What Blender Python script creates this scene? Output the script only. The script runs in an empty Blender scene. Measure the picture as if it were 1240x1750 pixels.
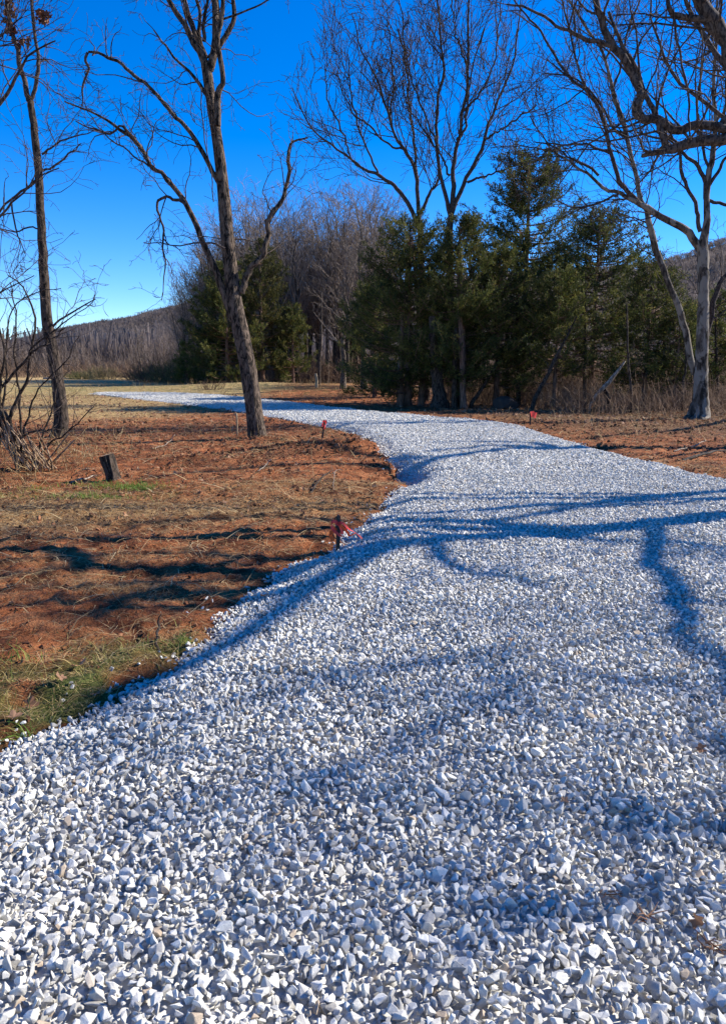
import bpy, bmesh, math, random
import numpy as np
from mathutils import Vector

rng = np.random.default_rng(11)
random.seed(11)
rad = math.radians
scene = bpy.context.scene
COL = scene.collection

# ------------------------------------------------------------------ camera and pixel -> world helpers
F = 1297.0
PIT = rad(10.6)
CAMZ = 1.55
CP, SP = math.cos(PIT), math.sin(PIT)


def sstep(a, b, x):
    t = np.clip((np.asarray(x, float) - a) / (b - a), 0, 1)
    return t * t * (3 - 2 * t)


def h_base(x, y):
    """broad lie of the land"""
    x = np.asarray(x, float); y = np.asarray(y, float)
    return 0.42 * sstep(33, 62, y) + 0.10 * sstep(6.5, 14, x - 0.05 * y)


def ray(px, py):
    x = (px - 620) / F; y = (875 - py) / F
    return np.array([x, CP + y * SP, -SP + y * CP])


def P(px, py, Y):
    d = ray(px, py); t = Y / d[1]
    return np.array([d[0] * t, Y, CAMZ + d[2] * t])


def G(px, py):
    d = ray(px, py)
    lo, hi = 0.5, 400.0
    f = lambda t: CAMZ + d[2] * t - float(h_base(d[0] * t, d[1] * t))
    if f(hi) > 0:
        return np.array([d[0] * hi, d[1] * hi, 0.0])
    for _ in range(50):
        m = (lo + hi) / 2
        if f(m) > 0: lo = m
        else: hi = m
    p = d * lo
    return np.array([p[0], p[1], float(h_base(p[0], p[1]))])


SUN_EL = rad(33)
SH = np.array([0.953, 0.302])            # ground direction towards the sun
KSH = 1 / math.tan(SUN_EL)


def S(px, py, z):
    """a point at height z that throws its shadow on ground pixel px,py"""
    g = G(px, py); d_ = ray(px, py); g = g + d_ * (0.095 / d_[2]) * -1.0
    return np.array([g[0] + SH[0] * KSH * z, g[1] + SH[1] * KSH * z, g[2] + z])


# ------------------------------------------------------------------ numpy noise
def _hash(ix, iy, seed):
    h = (ix.astype(np.int64) * 374761393 + iy.astype(np.int64) * 668265263 + seed * 974634777) & 0xFFFFFFFF
    h = ((h ^ (h >> 13)) * 1274126177) & 0xFFFFFFFF
    h = ((h ^ (h >> 16)) * 2246822519) & 0xFFFFFFFF
    return ((h ^ (h >> 15)) & 0xFFFFFF) / float(0xFFFFFF)


def vnoise(x, y, seed=0):
    x = np.asarray(x, float); y = np.asarray(y, float)
    ix = np.floor(x); iy = np.floor(y); fx = x - ix; fy = y - iy
    ux = fx * fx * fx * (fx * (fx * 6 - 15) + 10); uy = fy * fy * fy * (fy * (fy * 6 - 15) + 10)

    def g(dx, dy):
        a = _hash(ix + dx, iy + dy, seed) * 2 * math.pi
        return np.cos(a) * (fx - dx) + np.sin(a) * (fy - dy)
    a = g(0, 0) * (1 - ux) + g(1, 0) * ux
    b = g(0, 1) * (1 - ux) + g(1, 1) * ux
    return (a * (1 - uy) + b * uy) * 1.5


def fbm(x, y, seed=0, octv=4, gain=0.5):
    s = 0; a = 1; f = 1.0
    for i in range(octv):
        s = s + a * vnoise(x * f, y * f, seed + i * 17); a *= gain; f *= 2.03
    return s


# ------------------------------------------------------------------ the road outline
L_PX = [(0, 1302), (60, 1262), (160, 1208), (235, 1165), (300, 1132), (352, 1102), (372, 1062), (420, 1025), (470, 988), (545, 955),
        (590, 925), (640, 882), (672, 845), (700, 822), (672, 795), (640, 760), (612, 744), (560, 731), (455, 712), (380, 700), (300, 690), (235, 683), (150, 673)]
R_PX = [(200, 671.5), (300, 672.5), (380, 676.5), (440, 682), (500, 688), (560, 696), (640, 705), (740, 714), (840, 722), (890, 730), (960, 752), (1050, 777),
        (1130, 797), (1240, 823)]
left_pts = [(-3.4, -6), (-2.9, 0.0), (-2.35, 1.6)] + [tuple(G(a, b)[:2]) for a, b in L_PX]
right_pts = [tuple(G(a, b)[:2]) for a, b in R_PX] + [(5.5, 8.2), (5.6, 4.0), (5.5, -6)]
ROAD = np.array(left_pts + right_pts)


def road_sd(x, y):
    """signed distance to the road outline, positive inside"""
    x = np.asarray(x, float); y = np.asarray(y, float)
    d2 = np.full(x.shape, 1e9); ins = np.zeros(x.shape, bool)
    n = len(ROAD)
    for i in range(n):
        ax, ay = ROAD[i]; bx, by = ROAD[(i + 1) % n]
        ex, ey = bx - ax, by - ay
        t = np.clip(((x - ax) * ex + (y - ay) * ey) / (ex * ex + ey * ey), 0, 1)
        dd = (x - ax - t * ex) ** 2 + (y - ay - t * ey) ** 2
        d2 = np.minimum(d2, dd)
        c = (ay > y) != (by > y)
        with np.errstate(divide='ignore', invalid='ignore'):
            xi = ex * (y - ay) / (ey if ey != 0 else 1e-9) + ax
        ins ^= c & (x < xi)
    d = np.sqrt(d2)
    sd = np.where(ins, d, -d)
    return sd + 0.10 * fbm(x * 2.3, y * 2.3, 5, 3) * np.clip(1.3 - np.abs(sd), 0, 1)


DIP = G(668, 806)[:2]
DIP2 = G(706, 822)[:2]


def dips(x, y):
    dx = x - DIP[0]; dy = y - DIP[1]
    sx = np.where(dx < 0, 0.75, 0.46)
    a = -0.50 * np.exp(-(dx / sx) ** 2 - (dy / 0.95) ** 2)
    return a


MND = [(G(520, 770)[:2], 1.1, 0.7, 0.16), (G(600, 768)[:2], 0.7, 0.5, 0.14), (G(470, 757)[:2], 0.8, 0.5, 0.12), (G(330, 788)[:2], 1.0, 0.5, 0.08),
       (G(420, 772)[:2], 1.3, 0.35, -0.10), (G(440, 662)[:2], 6, 2.2, 0.35), (G(600, 672)[:2], 6, 1.8, 0.25)]


def gravel_z(x, y, sd):
    return (h_base(x, y) + dips(x, y) + 0.10 * sstep(-0.06, 0.45, sd) + 0.026 * fbm(x * 0.9, y * 0.9, 31, 2) + 0.014 * vnoise(x * 3.1, y * 3.1, 32) - 0.005)


def soil_z(x, y):
    z = h_base(x, y) + 0.35 * dips(x, y)
    near = np.clip(1.3 - y / 60, 0.25, 1)
    z = z + near * (0.022 * fbm(x * 0.55, y * 0.75, 3, 3) + 0.022 * np.abs(fbm(x * 1.6, y * 2.6, 9, 3)) + 0.034 * fbm(x * 6, y * 7.5, 14, 3))
    for (c, sx, sy, h) in MND:
        z = z + h * np.exp(-((x - c[0]) / sx) ** 2 - ((y - c[1]) / sy) ** 2)
    return z


def ground_z(x, y, sd=None):
    """top of the bare ground sheet (drops beneath the stone)"""
    if sd is None: sd = road_sd(x, y)
    s = soil_z(x, y)
    g = gravel_z(x, y, sd) - 0.06
    k = sstep(-0.10, 0.12, sd)
    return s * (1 - k) + g * k


def gz1(x, y):
    return float(ground_z(np.array([x]), np.array([y]))[0])


# ------------------------------------------------------------------ mesh helpers
def mesh_np(name, V, faces, mat, parent=None, smooth=False, attrs=None):
    """faces: one (M,k) int array, or a list of them"""
    if not isinstance(faces, list): faces = [faces]
    faces = [f for f in faces if len(f)]
    me = bpy.data.meshes.new(name)
    V = np.ascontiguousarray(V, dtype=np.float32)
    me.vertices.add(len(V)); me.vertices.foreach_set('co', V.ravel())
    loops = np.concatenate([f.ravel() for f in faces]).astype(np.int32)
    tot = np.concatenate([np.full(len(f), f.shape[1]) for f in faces])
    start = np.concatenate([[0], np.cumsum(tot)[:-1]]).astype(np.int32)
    me.loops.add(len(loops)); me.loops.foreach_set('vertex_index', loops)
    me.polygons.add(len(tot)); me.polygons.foreach_set('loop_start', start)
    me.polygons.foreach_set('use_smooth', np.full(len(tot), smooth, dtype=bool))
    if attrs:
        for k, a in attrs.items():
            at = me.attributes.new(k, 'FLOAT', 'POINT')
            at.data.foreach_set('value', np.ascontiguousarray(a, dtype=np.float32))
    me.update(calc_edges=True)
    me.validate()
    if mat: me.materials.append(mat)
    o = bpy.data.objects.new(name, me); COL.objects.link(o)
    if parent: o.parent = parent
    return o


def tag(o, label=None, cat=None, group=None, kind=None):
    if label: o['label'] = label
    if cat: o['category'] = cat
    if group: o['group'] = group
    if kind: o['kind'] = kind
    return o


def empty(name, loc=(0, 0, 0), rz=0):
    o = bpy.data.objects.new(name, None); COL.objects.link(o)
    o.location = loc; o.rotation_euler = (0, 0, rz); o.empty_display_size = 0.2
    return o


def copy_tree(o, loc, rz, sc, label, group):
    r = o.copy(); COL.objects.link(r); r.location = loc; r.rotation_euler = (0, 0, rz); r.scale = sc
    r['label'] = label
    if group: r['group'] = group
    for ch in list(o.children):
        c = ch.copy(); COL.objects.link(c); c.parent = r
    return r


def rot_rand(n):
    q = rng.normal(size=(n, 4)); q /= np.linalg.norm(q, axis=1)[:, None]
    w, x, y, z = q.T
    return np.stack([1 - 2 * (y * y + z * z), 2 * (x * y - z * w), 2 * (x * z + y * w),
                     2 * (x * y + z * w), 1 - 2 * (x * x + z * z), 2 * (y * z - x * w),
                     2 * (x * z - y * w), 2 * (y * z + x * w), 1 - 2 * (x * x + y * y)], 1).reshape(n, 3, 3)


def scatter(name, templates, pos, R, sc, mat, smooth=False, extra=None):
    """merge n copies of template chunks; sc (n,) or (n,3) in template space"""
    n = len(pos); idx = rng.integers(0, len(templates), n)
    sc = np.asarray(sc)
    if sc.ndim == 1: sc = np.repeat(sc[:, None], 3, 1)
    VV, FF, RR = [], [], []; off = 0
    rnd = rng.random(n)
    for k, (tv, tf) in enumerate(templates):
        m = np.nonzero(idx == k)[0]
        if not len(m): continue
        v = np.einsum('nij,nkj->nki', R[m], tv[None] * sc[m][:, None, :]) + pos[m][:, None, :]
        f = tf[None] + (off + np.arange(len(m)) * len(tv))[:, None, None]
        VV.append(v.reshape(-1, 3)); FF.append(f.reshape(-1, 3)); RR.append(np.repeat(rnd[m], len(tv)))
        off += len(m) * len(tv)
    return mesh_np(name, np.concatenate(VV), np.concatenate(FF), mat, smooth=smooth, attrs={'rnd': np.concatenate(RR)})


def flat_rot(n, tilt=0.35):
    a = rng.uniform(0, 2 * math.pi, n); ca, sa = np.cos(a), np.sin(a); R = np.zeros((n, 3, 3))
    R[:, 0, 0] = ca; R[:, 0, 1] = -sa; R[:, 1, 0] = sa; R[:, 1, 1] = ca; R[:, 2, 2] = 1
    t = rng.normal(0, tilt, n); b = rng.normal(0, tilt, n)
    Rx = np.zeros((n, 3, 3)); Rx[:, 0, 0] = 1; Rx[:, 1, 1] = np.cos(t); Rx[:, 1, 2] = -np.sin(t); Rx[:, 2, 1] = np.sin(t); Rx[:, 2, 2] = np.cos(t)
    Ry = np.zeros((n, 3, 3)); Ry[:, 1, 1] = 1; Ry[:, 0, 0] = np.cos(b); Ry[:, 0, 2] = np.sin(b); Ry[:, 2, 0] = -np.sin(b); Ry[:, 2, 2] = np.cos(b)
    return R @ Rx @ Ry


def hull_template(npts, bevel=0.0, aniso=(1, 0.8, 0.62), merge=10):
    bm = bmesh.new()
    for _ in range(npts):
        v = rng.normal(size=3); v /= np.linalg.norm(v)
        v *= rng.uniform(0.82, 1.12)
        bm.verts.new(tuple(v * np.array(aniso)))
    r = bmesh.ops.convex_hull(bm, input=bm.verts[:])
    bad = [g for g in r['geom_interior'] if isinstance(g, bmesh.types.BMVert)]
    if bad: bmesh.ops.delete(bm, geom=list(set(bad)), context='VERTS')
    if merge: bmesh.ops.dissolve_limit(bm, angle_limit=rad(merge), verts=bm.verts[:], edges=bm.edges[:])
    if bevel:
        bmesh.ops.bevel(bm, geom=bm.edges[:], offset=bevel, segments=1, profile=0.6, affect='EDGES', clamp_overlap=True)
    bmesh.ops.triangulate(bm, faces=bm.faces[:])
    bm.verts.index_update()
    V = np.array([v.co[:] for v in bm.verts]); Fc = np.array([[v.index for v in f.verts] for f in bm.faces])
    bm.free()
    return V, Fc


# ------------------------------------------------------------------ tubes, batched
def norm(a):
    return a / np.maximum(np.linalg.norm(a, axis=-1, keepdims=True), 1e-9)


class Tubes:
    def __init__(s): s.V = []; s.F = []; s.off = 0; s.A = []

    def add(s, Pt, Rd, sides, furrow=0.0, seed=0, cap=True):
        """Pt (N,n,3), Rd (N,n)"""
        Pt = np.asarray(Pt, float); Rd = np.asarray(Rd, float)
        if Pt.ndim == 2: Pt = Pt[None]; Rd = Rd[None]
        N, n, _ = Pt.shape
        if N == 0: return
        T = np.empty_like(Pt); T[:, 1:-1] = Pt[:, 2:] - Pt[:, :-2]; T[:, 0] = Pt[:, 1] - Pt[:, 0]; T[:, -1] = Pt[:, -1] - Pt[:, -2]
        T = norm(T)
        mean = norm(Pt[:, -1] - Pt[:, 0] + 1e-6)
        ref = np.where(np.abs(mean[:, 2:3]) > 0.75, np.array([[1.0, 0.13, 0]]), np.array([[0.05, 0.1, 1.0]]))
        U = norm(np.cross(T, ref[:, None, :]))
        if N <= 30 and n > 8:      # carry the frame along so bark does not twist
            for k in range(1, n):
                u = U[:, k - 1] - (U[:, k - 1] * T[:, k]).sum(1, keepdims=True) * T[:, k]
                U[:, k] = norm(u)
        W = np.cross(T, U)
        a = np.arange(sides) * 2 * math.pi / sides
        r = Rd[:, :, None] * np.ones(sides)
        if furrow:
            ln = np.cumsum(np.concatenate([np.zeros((N, 1)), np.linalg.norm(np.diff(Pt, axis=1), axis=2)], 1), 1)
            aa = np.broadcast_to(a, r.shape); ll = np.broadcast_to(ln[:, :, None], r.shape)
            f1 = fbm(np.cos(aa) * 2.2 + np.sin(aa) * 1.9 + 40, ll * 1.3 + np.sin(aa) * 2, seed, 3)
            f2 = vnoise(aa * sides / 5.0, ll * 5, seed + 3)
            r = r * (1 + furrow * f1 + furrow * 0.6 * f2)
        ring = Pt[:, :, None, :] + r[..., None] * (np.cos(a)[None, None, :, None] * U[:, :, None, :] + np.sin(a)[None, None, :, None] * W[:, :, None, :])
        V = ring.reshape(N, n * sides, 3)
        i = np.arange(n - 1)[:, None] * sides; j = np.arange(sides)[None, :]; j2 = (j + 1) % sides
        q = np.stack([i + j, i + j2, i + sides + j2, i + sides + j], -1).reshape(-1, 4)
        q = (q[None] + (s.off + np.arange(N) * n * sides)[:, None, None]).reshape(-1, 4)
        s.V.append(V.reshape(-1, 3)); s.F.append(q); s.off += N * n * sides
        s.A.append(np.repeat(rng.random(N), n * sides))

    def build(s, name, mat, parent=None, smooth=True, origin=None):
        V = np.concatenate(s.V)
        if origin is not None: V = V - np.asarray(origin)
        return mesh_np(name, V, np.concatenate(s.F), mat, parent, smooth, attrs={'rnd': np.concatenate(s.A)})


def spline(pts, n, jitter=0.0):
    """Catmull-Rom through rows (x,y,z,r), resampled to n"""
    p = np.asarray(pts, float)
    p = np.vstack([2 * p[0] - p[1], p, 2 * p[-1] - p[-2]])
    out = []
    m = len(p) - 3
    t = np.linspace(0, m - 1e-6, n)
    for tt in t:
        i = int(tt); u = tt - i
        a, b, c, d = p[i], p[i + 1], p[i + 2], p[i + 3]
        out.append(0.5 * ((2 * b) + (-a + c) * u + (2 * a - 5 * b + 4 * c - d) * u * u + (-a + 3 * b - 3 * c + d) * u ** 3))
    o = np.array(out); o[:, 3] = np.maximum(o[:, 3], 0.002)
    if jitter:
        k = np.arange(n) / 2.3
        sd = int(rng.integers(0, 9999))
        for ax in range(3):
            w = vnoise(k, k * 0 + ax * 7.3, sd) * jitter
            w[0] = 0; o[:, ax] += w
    return o


def px_limb(rows, Y, n=14, jitter=0.02, last=None):
    """rows: (px, py, width_px[, Y])"""
    out = []
    for i, r in enumerate(rows):
        yy = r[3] if len(r) > 3 else Y
        p = P(r[0], r[1], yy)
        out.append([*p, r[2] / 2 / F * yy * 0.86])
    return spline(out, n, jitter)


def spawn(Pt, Rd, per_m, n, length, ratio, ang, up=0.1, wander=0.25, tmin=0.15, rfac=0.62, rmax=1.0, rtip=0.25, minlen=0.05, bias=None):
    """children of a batch of limbs. Pt (N,k,3) Rd (N,k). length = absolute mean; ratio mixes in the parent's own length"""
    N, k, _ = Pt.shape
    seg = np.linalg.norm(np.diff(Pt, axis=1), axis=2); L = seg.sum(1)
    cnt = rng.poisson(np.maximum(per_m * L * (1 - tmin), 0.01))
    idx = np.repeat(np.arange(N), cnt); M = len(idx)
    if M == 0: return np.zeros((0, n, 3)), np.zeros((0, n))
    t = tmin + (1 - tmin) * rng.random(M) ** 0.9
    u = t * (k - 1); i0 = np.minimum(u.astype(int), k - 2); f = (u - i0)[:, None]
    A = Pt[idx, i0]; B = Pt[idx, i0 + 1]; p0 = A * (1 - f) + B * f
    r0 = Rd[idx, i0] * (1 - f[:, 0]) + Rd[idx, i0 + 1] * f[:, 0]
    tan = norm(B - A)
    rv = rng.normal(size=(M, 3)); perp = norm(rv - (rv * tan).sum(1, keepdims=True) * tan)
    a = rad(1) * rng.normal(ang, ang * 0.28, M)[:, None]
    d = norm(tan * np.cos(a) + perp * np.sin(a) + np.array([0, 0, up]))
    if bias is not None: d = norm(d + np.asarray(bias))
    ll = (length * (1 - ratio) + ratio * L[idx]) * rng.uniform(0.45, 1.3, M) * (1.15 - 0.75 * t)
    ll = np.maximum(ll, minlen)
    out = np.empty((M, n, 3)); out[:, 0] = p0
    st = (ll / (n - 1))[:, None]
    for s in range(1, n):
        d = norm(d + wander * rng.normal(size=(M, 3)) + np.array([0, 0, up * 0.6]))
        out[:, s] = out[:, s - 1] + d * st
    rr0 = np.minimum(np.minimum(r0 * rfac, rmax), ll * 0.022 + 0.0015)
    R = rr0[:, None] * np.linspace(1, rtip, n)[None]
    return out, R


# ------------------------------------------------------------------ materials
def new_mat(name):
    m = bpy.data.materials.new(name); m.use_nodes = True
    nt = m.node_tree; b = nt.nodes['Principled BSDF']
    return m, nt, b


def nd(nt, typ, **kw):
    n = nt.nodes.new(typ)
    for k, v in kw.items():
        if k in n.inputs: n.inputs[k].default_value = v
        else: setattr(n, k, v)
    return n


def ramp(nt, stops, fac=None):
    r = nt.nodes.new('ShaderNodeValToRGB')
    while len(r.color_ramp.elements) < len(stops): r.color_ramp.elements.new(0.5)
    for e, (p, c) in zip(r.color_ramp.elements, stops):
        e.position = p; e.color = (*c, 1) if len(c) == 3 else c
    if fac is not None: nt.links.new(fac, r.inputs['Fac'])
    return r


def noise(nt, vec, scale, detail=4, rough=0.55, dist=0.0):
    n = nd(nt, 'ShaderNodeTexNoise'); n.inputs['Scale'].default_value = scale; n.inputs['Detail'].default_value = detail
    n.inputs['Roughness'].default_value = rough; n.inputs['Distortion'].default_value = dist
    if vec is not None: nt.links.new(vec, n.inputs['Vector'])
    return n.outputs['Fac']


def mix(nt, fac, a, b, blend='MIX'):
    m = nt.nodes.new('ShaderNodeMix'); m.data_type = 'RGBA'; m.blend_type = blend
    for key, v in ((0, fac), (6, a), (7, b)):
        if isinstance(v, (int, float)): m.inputs[key].default_value = v
        elif isinstance(v, tuple): m.inputs[key].default_value = (*v, 1)
        else: nt.links.new(v, m.inputs[key])
    return m.outputs[2]


def attr(nt, name):
    a = nt.nodes.new('ShaderNodeAttribute'); a.attribute_name = name
    return a.outputs['Fac']


def mapping(nt, scale, coord='Object'):
    tc = nt.nodes.new('ShaderNodeTexCoord'); mp = nt.nodes.new('ShaderNodeMapping')
    nt.links.new(tc.outputs[coord], mp.inputs['Vector']); mp.inputs['Scale'].default_value = scale
    return mp.outputs['Vector']


def bump(nt, b, h, strength, dist):
    bp = nt.nodes.new('ShaderNodeBump'); bp.inputs['Strength'].default_value = strength; bp.inputs['Distance'].default_value = dist
    nt.links.new(h, bp.inputs['Height']); nt.links.new(bp.outputs['Normal'], b.inputs['Normal'])


def mat_stone():
    m, nt, b = new_mat('crushed_stone')
    v = mapping(nt, (1, 1, 1))
    c = ramp(nt, [(0.0, (0.32, 0.305, 0.27)), (0.15, (0.47, 0.45, 0.40)), (0.5, (0.61, 0.59, 0.525)), (0.85, (0.71, 0.69, 0.615)), (0.955, (0.76, 0.735, 0.66)), (0.975, (0.44, 0.35, 0.25))], attr(nt, 'rnd'))
    n1 = noise(nt, v, 60, 4, 0.7)
    n2 = noise(nt, v, 420, 3, 0.6)
    k = ramp(nt, [(0.25, (0.74, 0.74, 0.76)), (0.65, (1.08, 1.08, 1.07))], n1)
    col = mix(nt, 1.0, c.outputs[0], k.outputs[0], 'MULTIPLY')
    k2 = ramp(nt, [(0.3, (0.82, 0.82, 0.83)), (0.6, (1.05, 1.05, 1.05))], n2)
    col = mix(nt, 1.0, col, k2.outputs[0], 'MULTIPLY')
    nt.links.new(col, b.inputs['Base Color']); b.inputs['Roughness'].default_value = 0.85
    b.inputs['Specular IOR Level'].default_value = 0.25
    bump(nt, b, n1, 0.5, 0.004)
    return m


def mat_roadbed():
    m, nt, b = new_mat('road_stone_bed')
    v = mapping(nt, (1, 1, 1))
    vo = nd(nt, 'ShaderNodeTexVoronoi'); vo.inputs['Scale'].default_value = 36; nt.links.new(v, vo.inputs['Vector'])
    c = ramp(nt, [(0.0, (0.46, 0.445, 0.40)), (0.5, (0.63, 0.61, 0.55)), (1.0, (0.76, 0.735, 0.67))], vo.outputs['Color'])
    nt.links.new(c.outputs[0], b.inputs['Base Color']); b.inputs['Roughness'].default_value = 0.9
    inv = nt.nodes.new('ShaderNodeMath'); inv.operation = 'SUBTRACT'; inv.inputs[0].default_value = 1.0; nt.links.new(vo.outputs['Distance'], inv.inputs[1])
    bump(nt, b, inv.outputs[0], 1.0, 0.03)
    return m


def mat_ground():
    m, nt, b = new_mat('red_clay_soil')
    v = mapping(nt, (1, 1, 1))
    big = noise(nt, v, 0.55, 5, 0.6, 0.3)
    mid = noise(nt, v, 3.2, 6, 0.65, 0.4)
    fine = noise(nt, v, 26, 6, 0.7)
    soil = ramp(nt, [(0.30, (0.05, 0.018, 0.008)), (0.42, (0.16, 0.058, 0.024)), (0.53, (0.34, 0.13, 0.05)), (0.72, (0.46, 0.22, 0.10))], mid)
    warm = ramp(nt, [(0.35, (0.62, 0.60, 0.62)), (0.65, (1.15, 1.05, 1.0))], big)
    col = mix(nt, 1.0, soil.outputs[0], warm.outputs[0], 'MULTIPLY')
    grit = ramp(nt, [(0.3, (0.55, 0.52, 0.5)), (0.62, (1.18, 1.15, 1.1))], fine)
    col = mix(nt, 0.85, col, grit.outputs[0], 'MULTIPLY')
    # dead-straw cover
    vs = mapping(nt, (9, 34, 12))
    sn = noise(nt, vs, 1.0, 6, 0.7, 0.8)
    straw = ramp(nt, [(0.3, (0.13, 0.07, 0.028)), (0.5, (0.44, 0.30, 0.12)), (0.7, (0.70, 0.52, 0.26))], sn)
    sfac = nt.nodes.new('ShaderNodeMath'); sfac.operation = 'MULTIPLY_ADD'
    nt.links.new(attr(nt, 'straw'), sfac.inputs[0]); sfac.inputs[1].default_value = 1.0
    off = nt.nodes.new('ShaderNodeMath'); off.operation = 'MULTIPLY_ADD'; nt.links.new(mid, off.inputs[0]); off.inputs[1].default_value = 1.6; off.inputs[2].default_value = -0.85
    nt.links.new(off.outputs[0], sfac.inputs[2]); sfac.use_clamp = True
    s2 = nt.nodes.new('ShaderNodeMath'); s2.operation = 'MULTIPLY'; nt.links.new(sfac.outputs[0], s2.inputs[0]); s2.use_clamp = True
    at = nt.nodes.new('ShaderNodeMath'); at.operation = 'MULTIPLY'; nt.links.new(attr(nt, 'straw'), at.inputs[0]); at.inputs[1].default_value = 1.8; at.use_clamp = True
    nt.links.new(at.outputs[0], s2.inputs[1])
    col = mix(nt, s2.outputs[0], col, straw.outputs[0])
    gr = ramp(nt, [(0.3, (0.05, 0.07, 0.018)), (0.7, (0.17, 0.19, 0.05))], sn)
    col = mix(nt, attr(nt, 'grass'), col, gr.outputs[0])
    lit = ramp(nt, [(0.3, (0.06, 0.032, 0.018)), (0.55, (0.15, 0.085, 0.045)), (0.72, (0.27, 0.17, 0.09))], fine)
    col = mix(nt, attr(nt, 'litter'), col, lit.outputs[0])  # forest-floor leaves, plus shade painted into the soil at right
    nt.links.new(col, b.inputs['Base Color']); b.inputs['Roughness'].default_value = 0.95
    b.inputs['Specular IOR Level'].default_value = 0.15
    h = nt.nodes.new('ShaderNodeMath'); h.operation = 'MULTIPLY_ADD'; nt.links.new(fine, h.inputs[0]); h.inputs[1].default_value = 0.5; nt.links.new(mid, h.inputs[2])
    bump(nt, b, h.outputs[0], 1.0, 0.12)
    return m


def mat_bark(name, dark, lightc, zs=0.22, scale=26, bstr=1.0, bd=0.02, blotch=None):
    m, nt, b = new_mat(name)
    v = mapping(nt, (1, 1, zs))
    n = noise(nt, v, scale, 6, 0.65, 0.6)
    c = ramp(nt, [(0.42, dark), (0.58, lightc)], n)
    col = c.outputs[0]
    if blotch:
        v2 = mapping(nt, (1, 1, 0.5))
        n2 = noise(nt, v2, 3.2, 4, 0.6, 0.5)
        k = ramp(nt, [(0.48, (0, 0, 0)), (0.55, (1, 1, 1))], n2)
        col = mix(nt, k.outputs[0], col, blotch)
    nt.links.new(col, b.inputs['Base Color']); b.inputs['Roughness'].default_value = 0.9; b.inputs['Specular IOR Level'].default_value = 0.2
    bump(nt, b, n, bstr, bd)
    return m


def mat_var(name, stops, rough=0.8, transl=0.0, noise_scale=None, spec=0.2):
    m, nt, b = new_mat(name)
    c = ramp(nt, stops, attr(nt, 'rnd'))
    col = c.outputs[0]
    if noise_scale:
        k = ramp(nt, [(0.3, (0.6, 0.6, 0.6)), (0.7, (1.15, 1.15, 1.15))], noise(nt, mapping(nt, (1, 1, 1)), noise_scale, 4, 0.6))
        col = mix(nt, 1.0, col, k.outputs[0], 'MULTIPLY')
    nt.links.new(col, b.inputs['Base Color']); b.inputs['Roughness'].default_value = rough; b.inputs['Specular IOR Level'].default_value = spec
    if transl:
        out = nt.nodes['Material Output']
        tr = nt.nodes.new('ShaderNodeBsdfTranslucent'); nt.links.new(col, tr.inputs['Color'])
        mx = nt.nodes.new('ShaderNodeMixShader'); mx.inputs[0].default_value = transl
        nt.links.new(b.outputs[0], mx.inputs[1]); nt.links.new(tr.outputs[0], mx.inputs[2]); nt.links.new(mx.outputs[0], out.inputs['Surface'])
    return m


def mat_flat(name, col, rough=0.6, spec=0.3, nz=None):
    m, nt, b = new_mat(name)
    n = noise(nt, mapping(nt, (1, 1, 1)), nz or 18, 5, 0.6)
    k = ramp(nt, [(0.3, tuple(c * 0.7 for c in col)), (0.7, tuple(min(1, c * 1.15) for c in col))], n)
    nt.links.new(k.outputs[0], b.inputs['Base Color']); b.inputs['Roughness'].default_value = rough; b.inputs['Specular IOR Level'].default_value = spec
    return m


M_STONE = mat_stone(); M_BED = mat_roadbed(); M_GROUND = mat_ground()
M_BARK_A = mat_bark('furrowed_bark', (0.009, 0.007, 0.005), (0.15, 0.108, 0.078), 0.34, 17, 1.0, 0.06)
M_BARK_D = mat_bark('dark_bark', (0.010, 0.0075, 0.0055), (0.085, 0.062, 0.046), 0.34, 18, 1.0, 0.03)
M_TWIG = mat_bark('twig_bark', (0.02, 0.014, 0.012), (0.10, 0.073, 0.06), 0.5, 30, 0.4, 0.004)
M_TWIG_P = mat_bark('pale_twig_bark', (0.07, 0.055, 0.045), (0.20, 0.16, 0.13), 0.5, 24, 0.4, 0.004)
M_SYC = mat_bark('pale_mottled_bark', (0.022, 0.017, 0.013), (0.11, 0.086, 0.066), 0.3, 9, 0.9, 0.03, (0.21, 0.18, 0.145))
M_GREYB = mat_bark('grey_branch_bark', (0.016, 0.012, 0.009), (0.15, 0.115, 0.085), 0.4, 16, 1.0, 0.02)
M_CEDB = mat_bark('cedar_bark', (0.06, 0.036, 0.025), (0.22, 0.13, 0.09), 0.1, 30, 1.0, 0.02)
M_CEDAR = mat_var('cedar_needles', [(0.0, (0.02, 0.027, 0.009)), (0.4, (0.05, 0.062, 0.017)), (0.68, (0.115, 0.12, 0.028)), (0.9, (0.19, 0.165, 0.045)), (1.0, (0.22, 0.15, 0.06))], 0.75, 0.35)
M_CEDAR_O = mat_var('olive_cedar_needles', [(0.0, (0.02, 0.025, 0.008)), (0.45, (0.055, 0.058, 0.015)), (0.8, (0.12, 0.105, 0.028)), (1.0, (0.19, 0.15, 0.045))], 0.75, 0.25)
M_CEDAR_B = mat_var('bright_cedar_needles', [(0.0, (0.04, 0.055, 0.014)), (0.6, (0.09, 0.11, 0.025)), (1.0, (0.16, 0.15, 0.04))], 0.75, 0.25)
M_WOODS = mat_var('far_twigs', [(0.0, (0.10, 0.075, 0.06)), (0.5, (0.21, 0.16, 0.13)), (1.0, (0.34, 0.27, 0.22))], 0.9)
M_STRAW = mat_var('dead_straw', [(0.0, (0.13, 0.07, 0.03)), (0.35, (0.28, 0.165, 0.07)), (0.75, (0.46, 0.31, 0.14)), (1.0, (0.62, 0.48, 0.26))], 0.7, 0.2)
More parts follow.
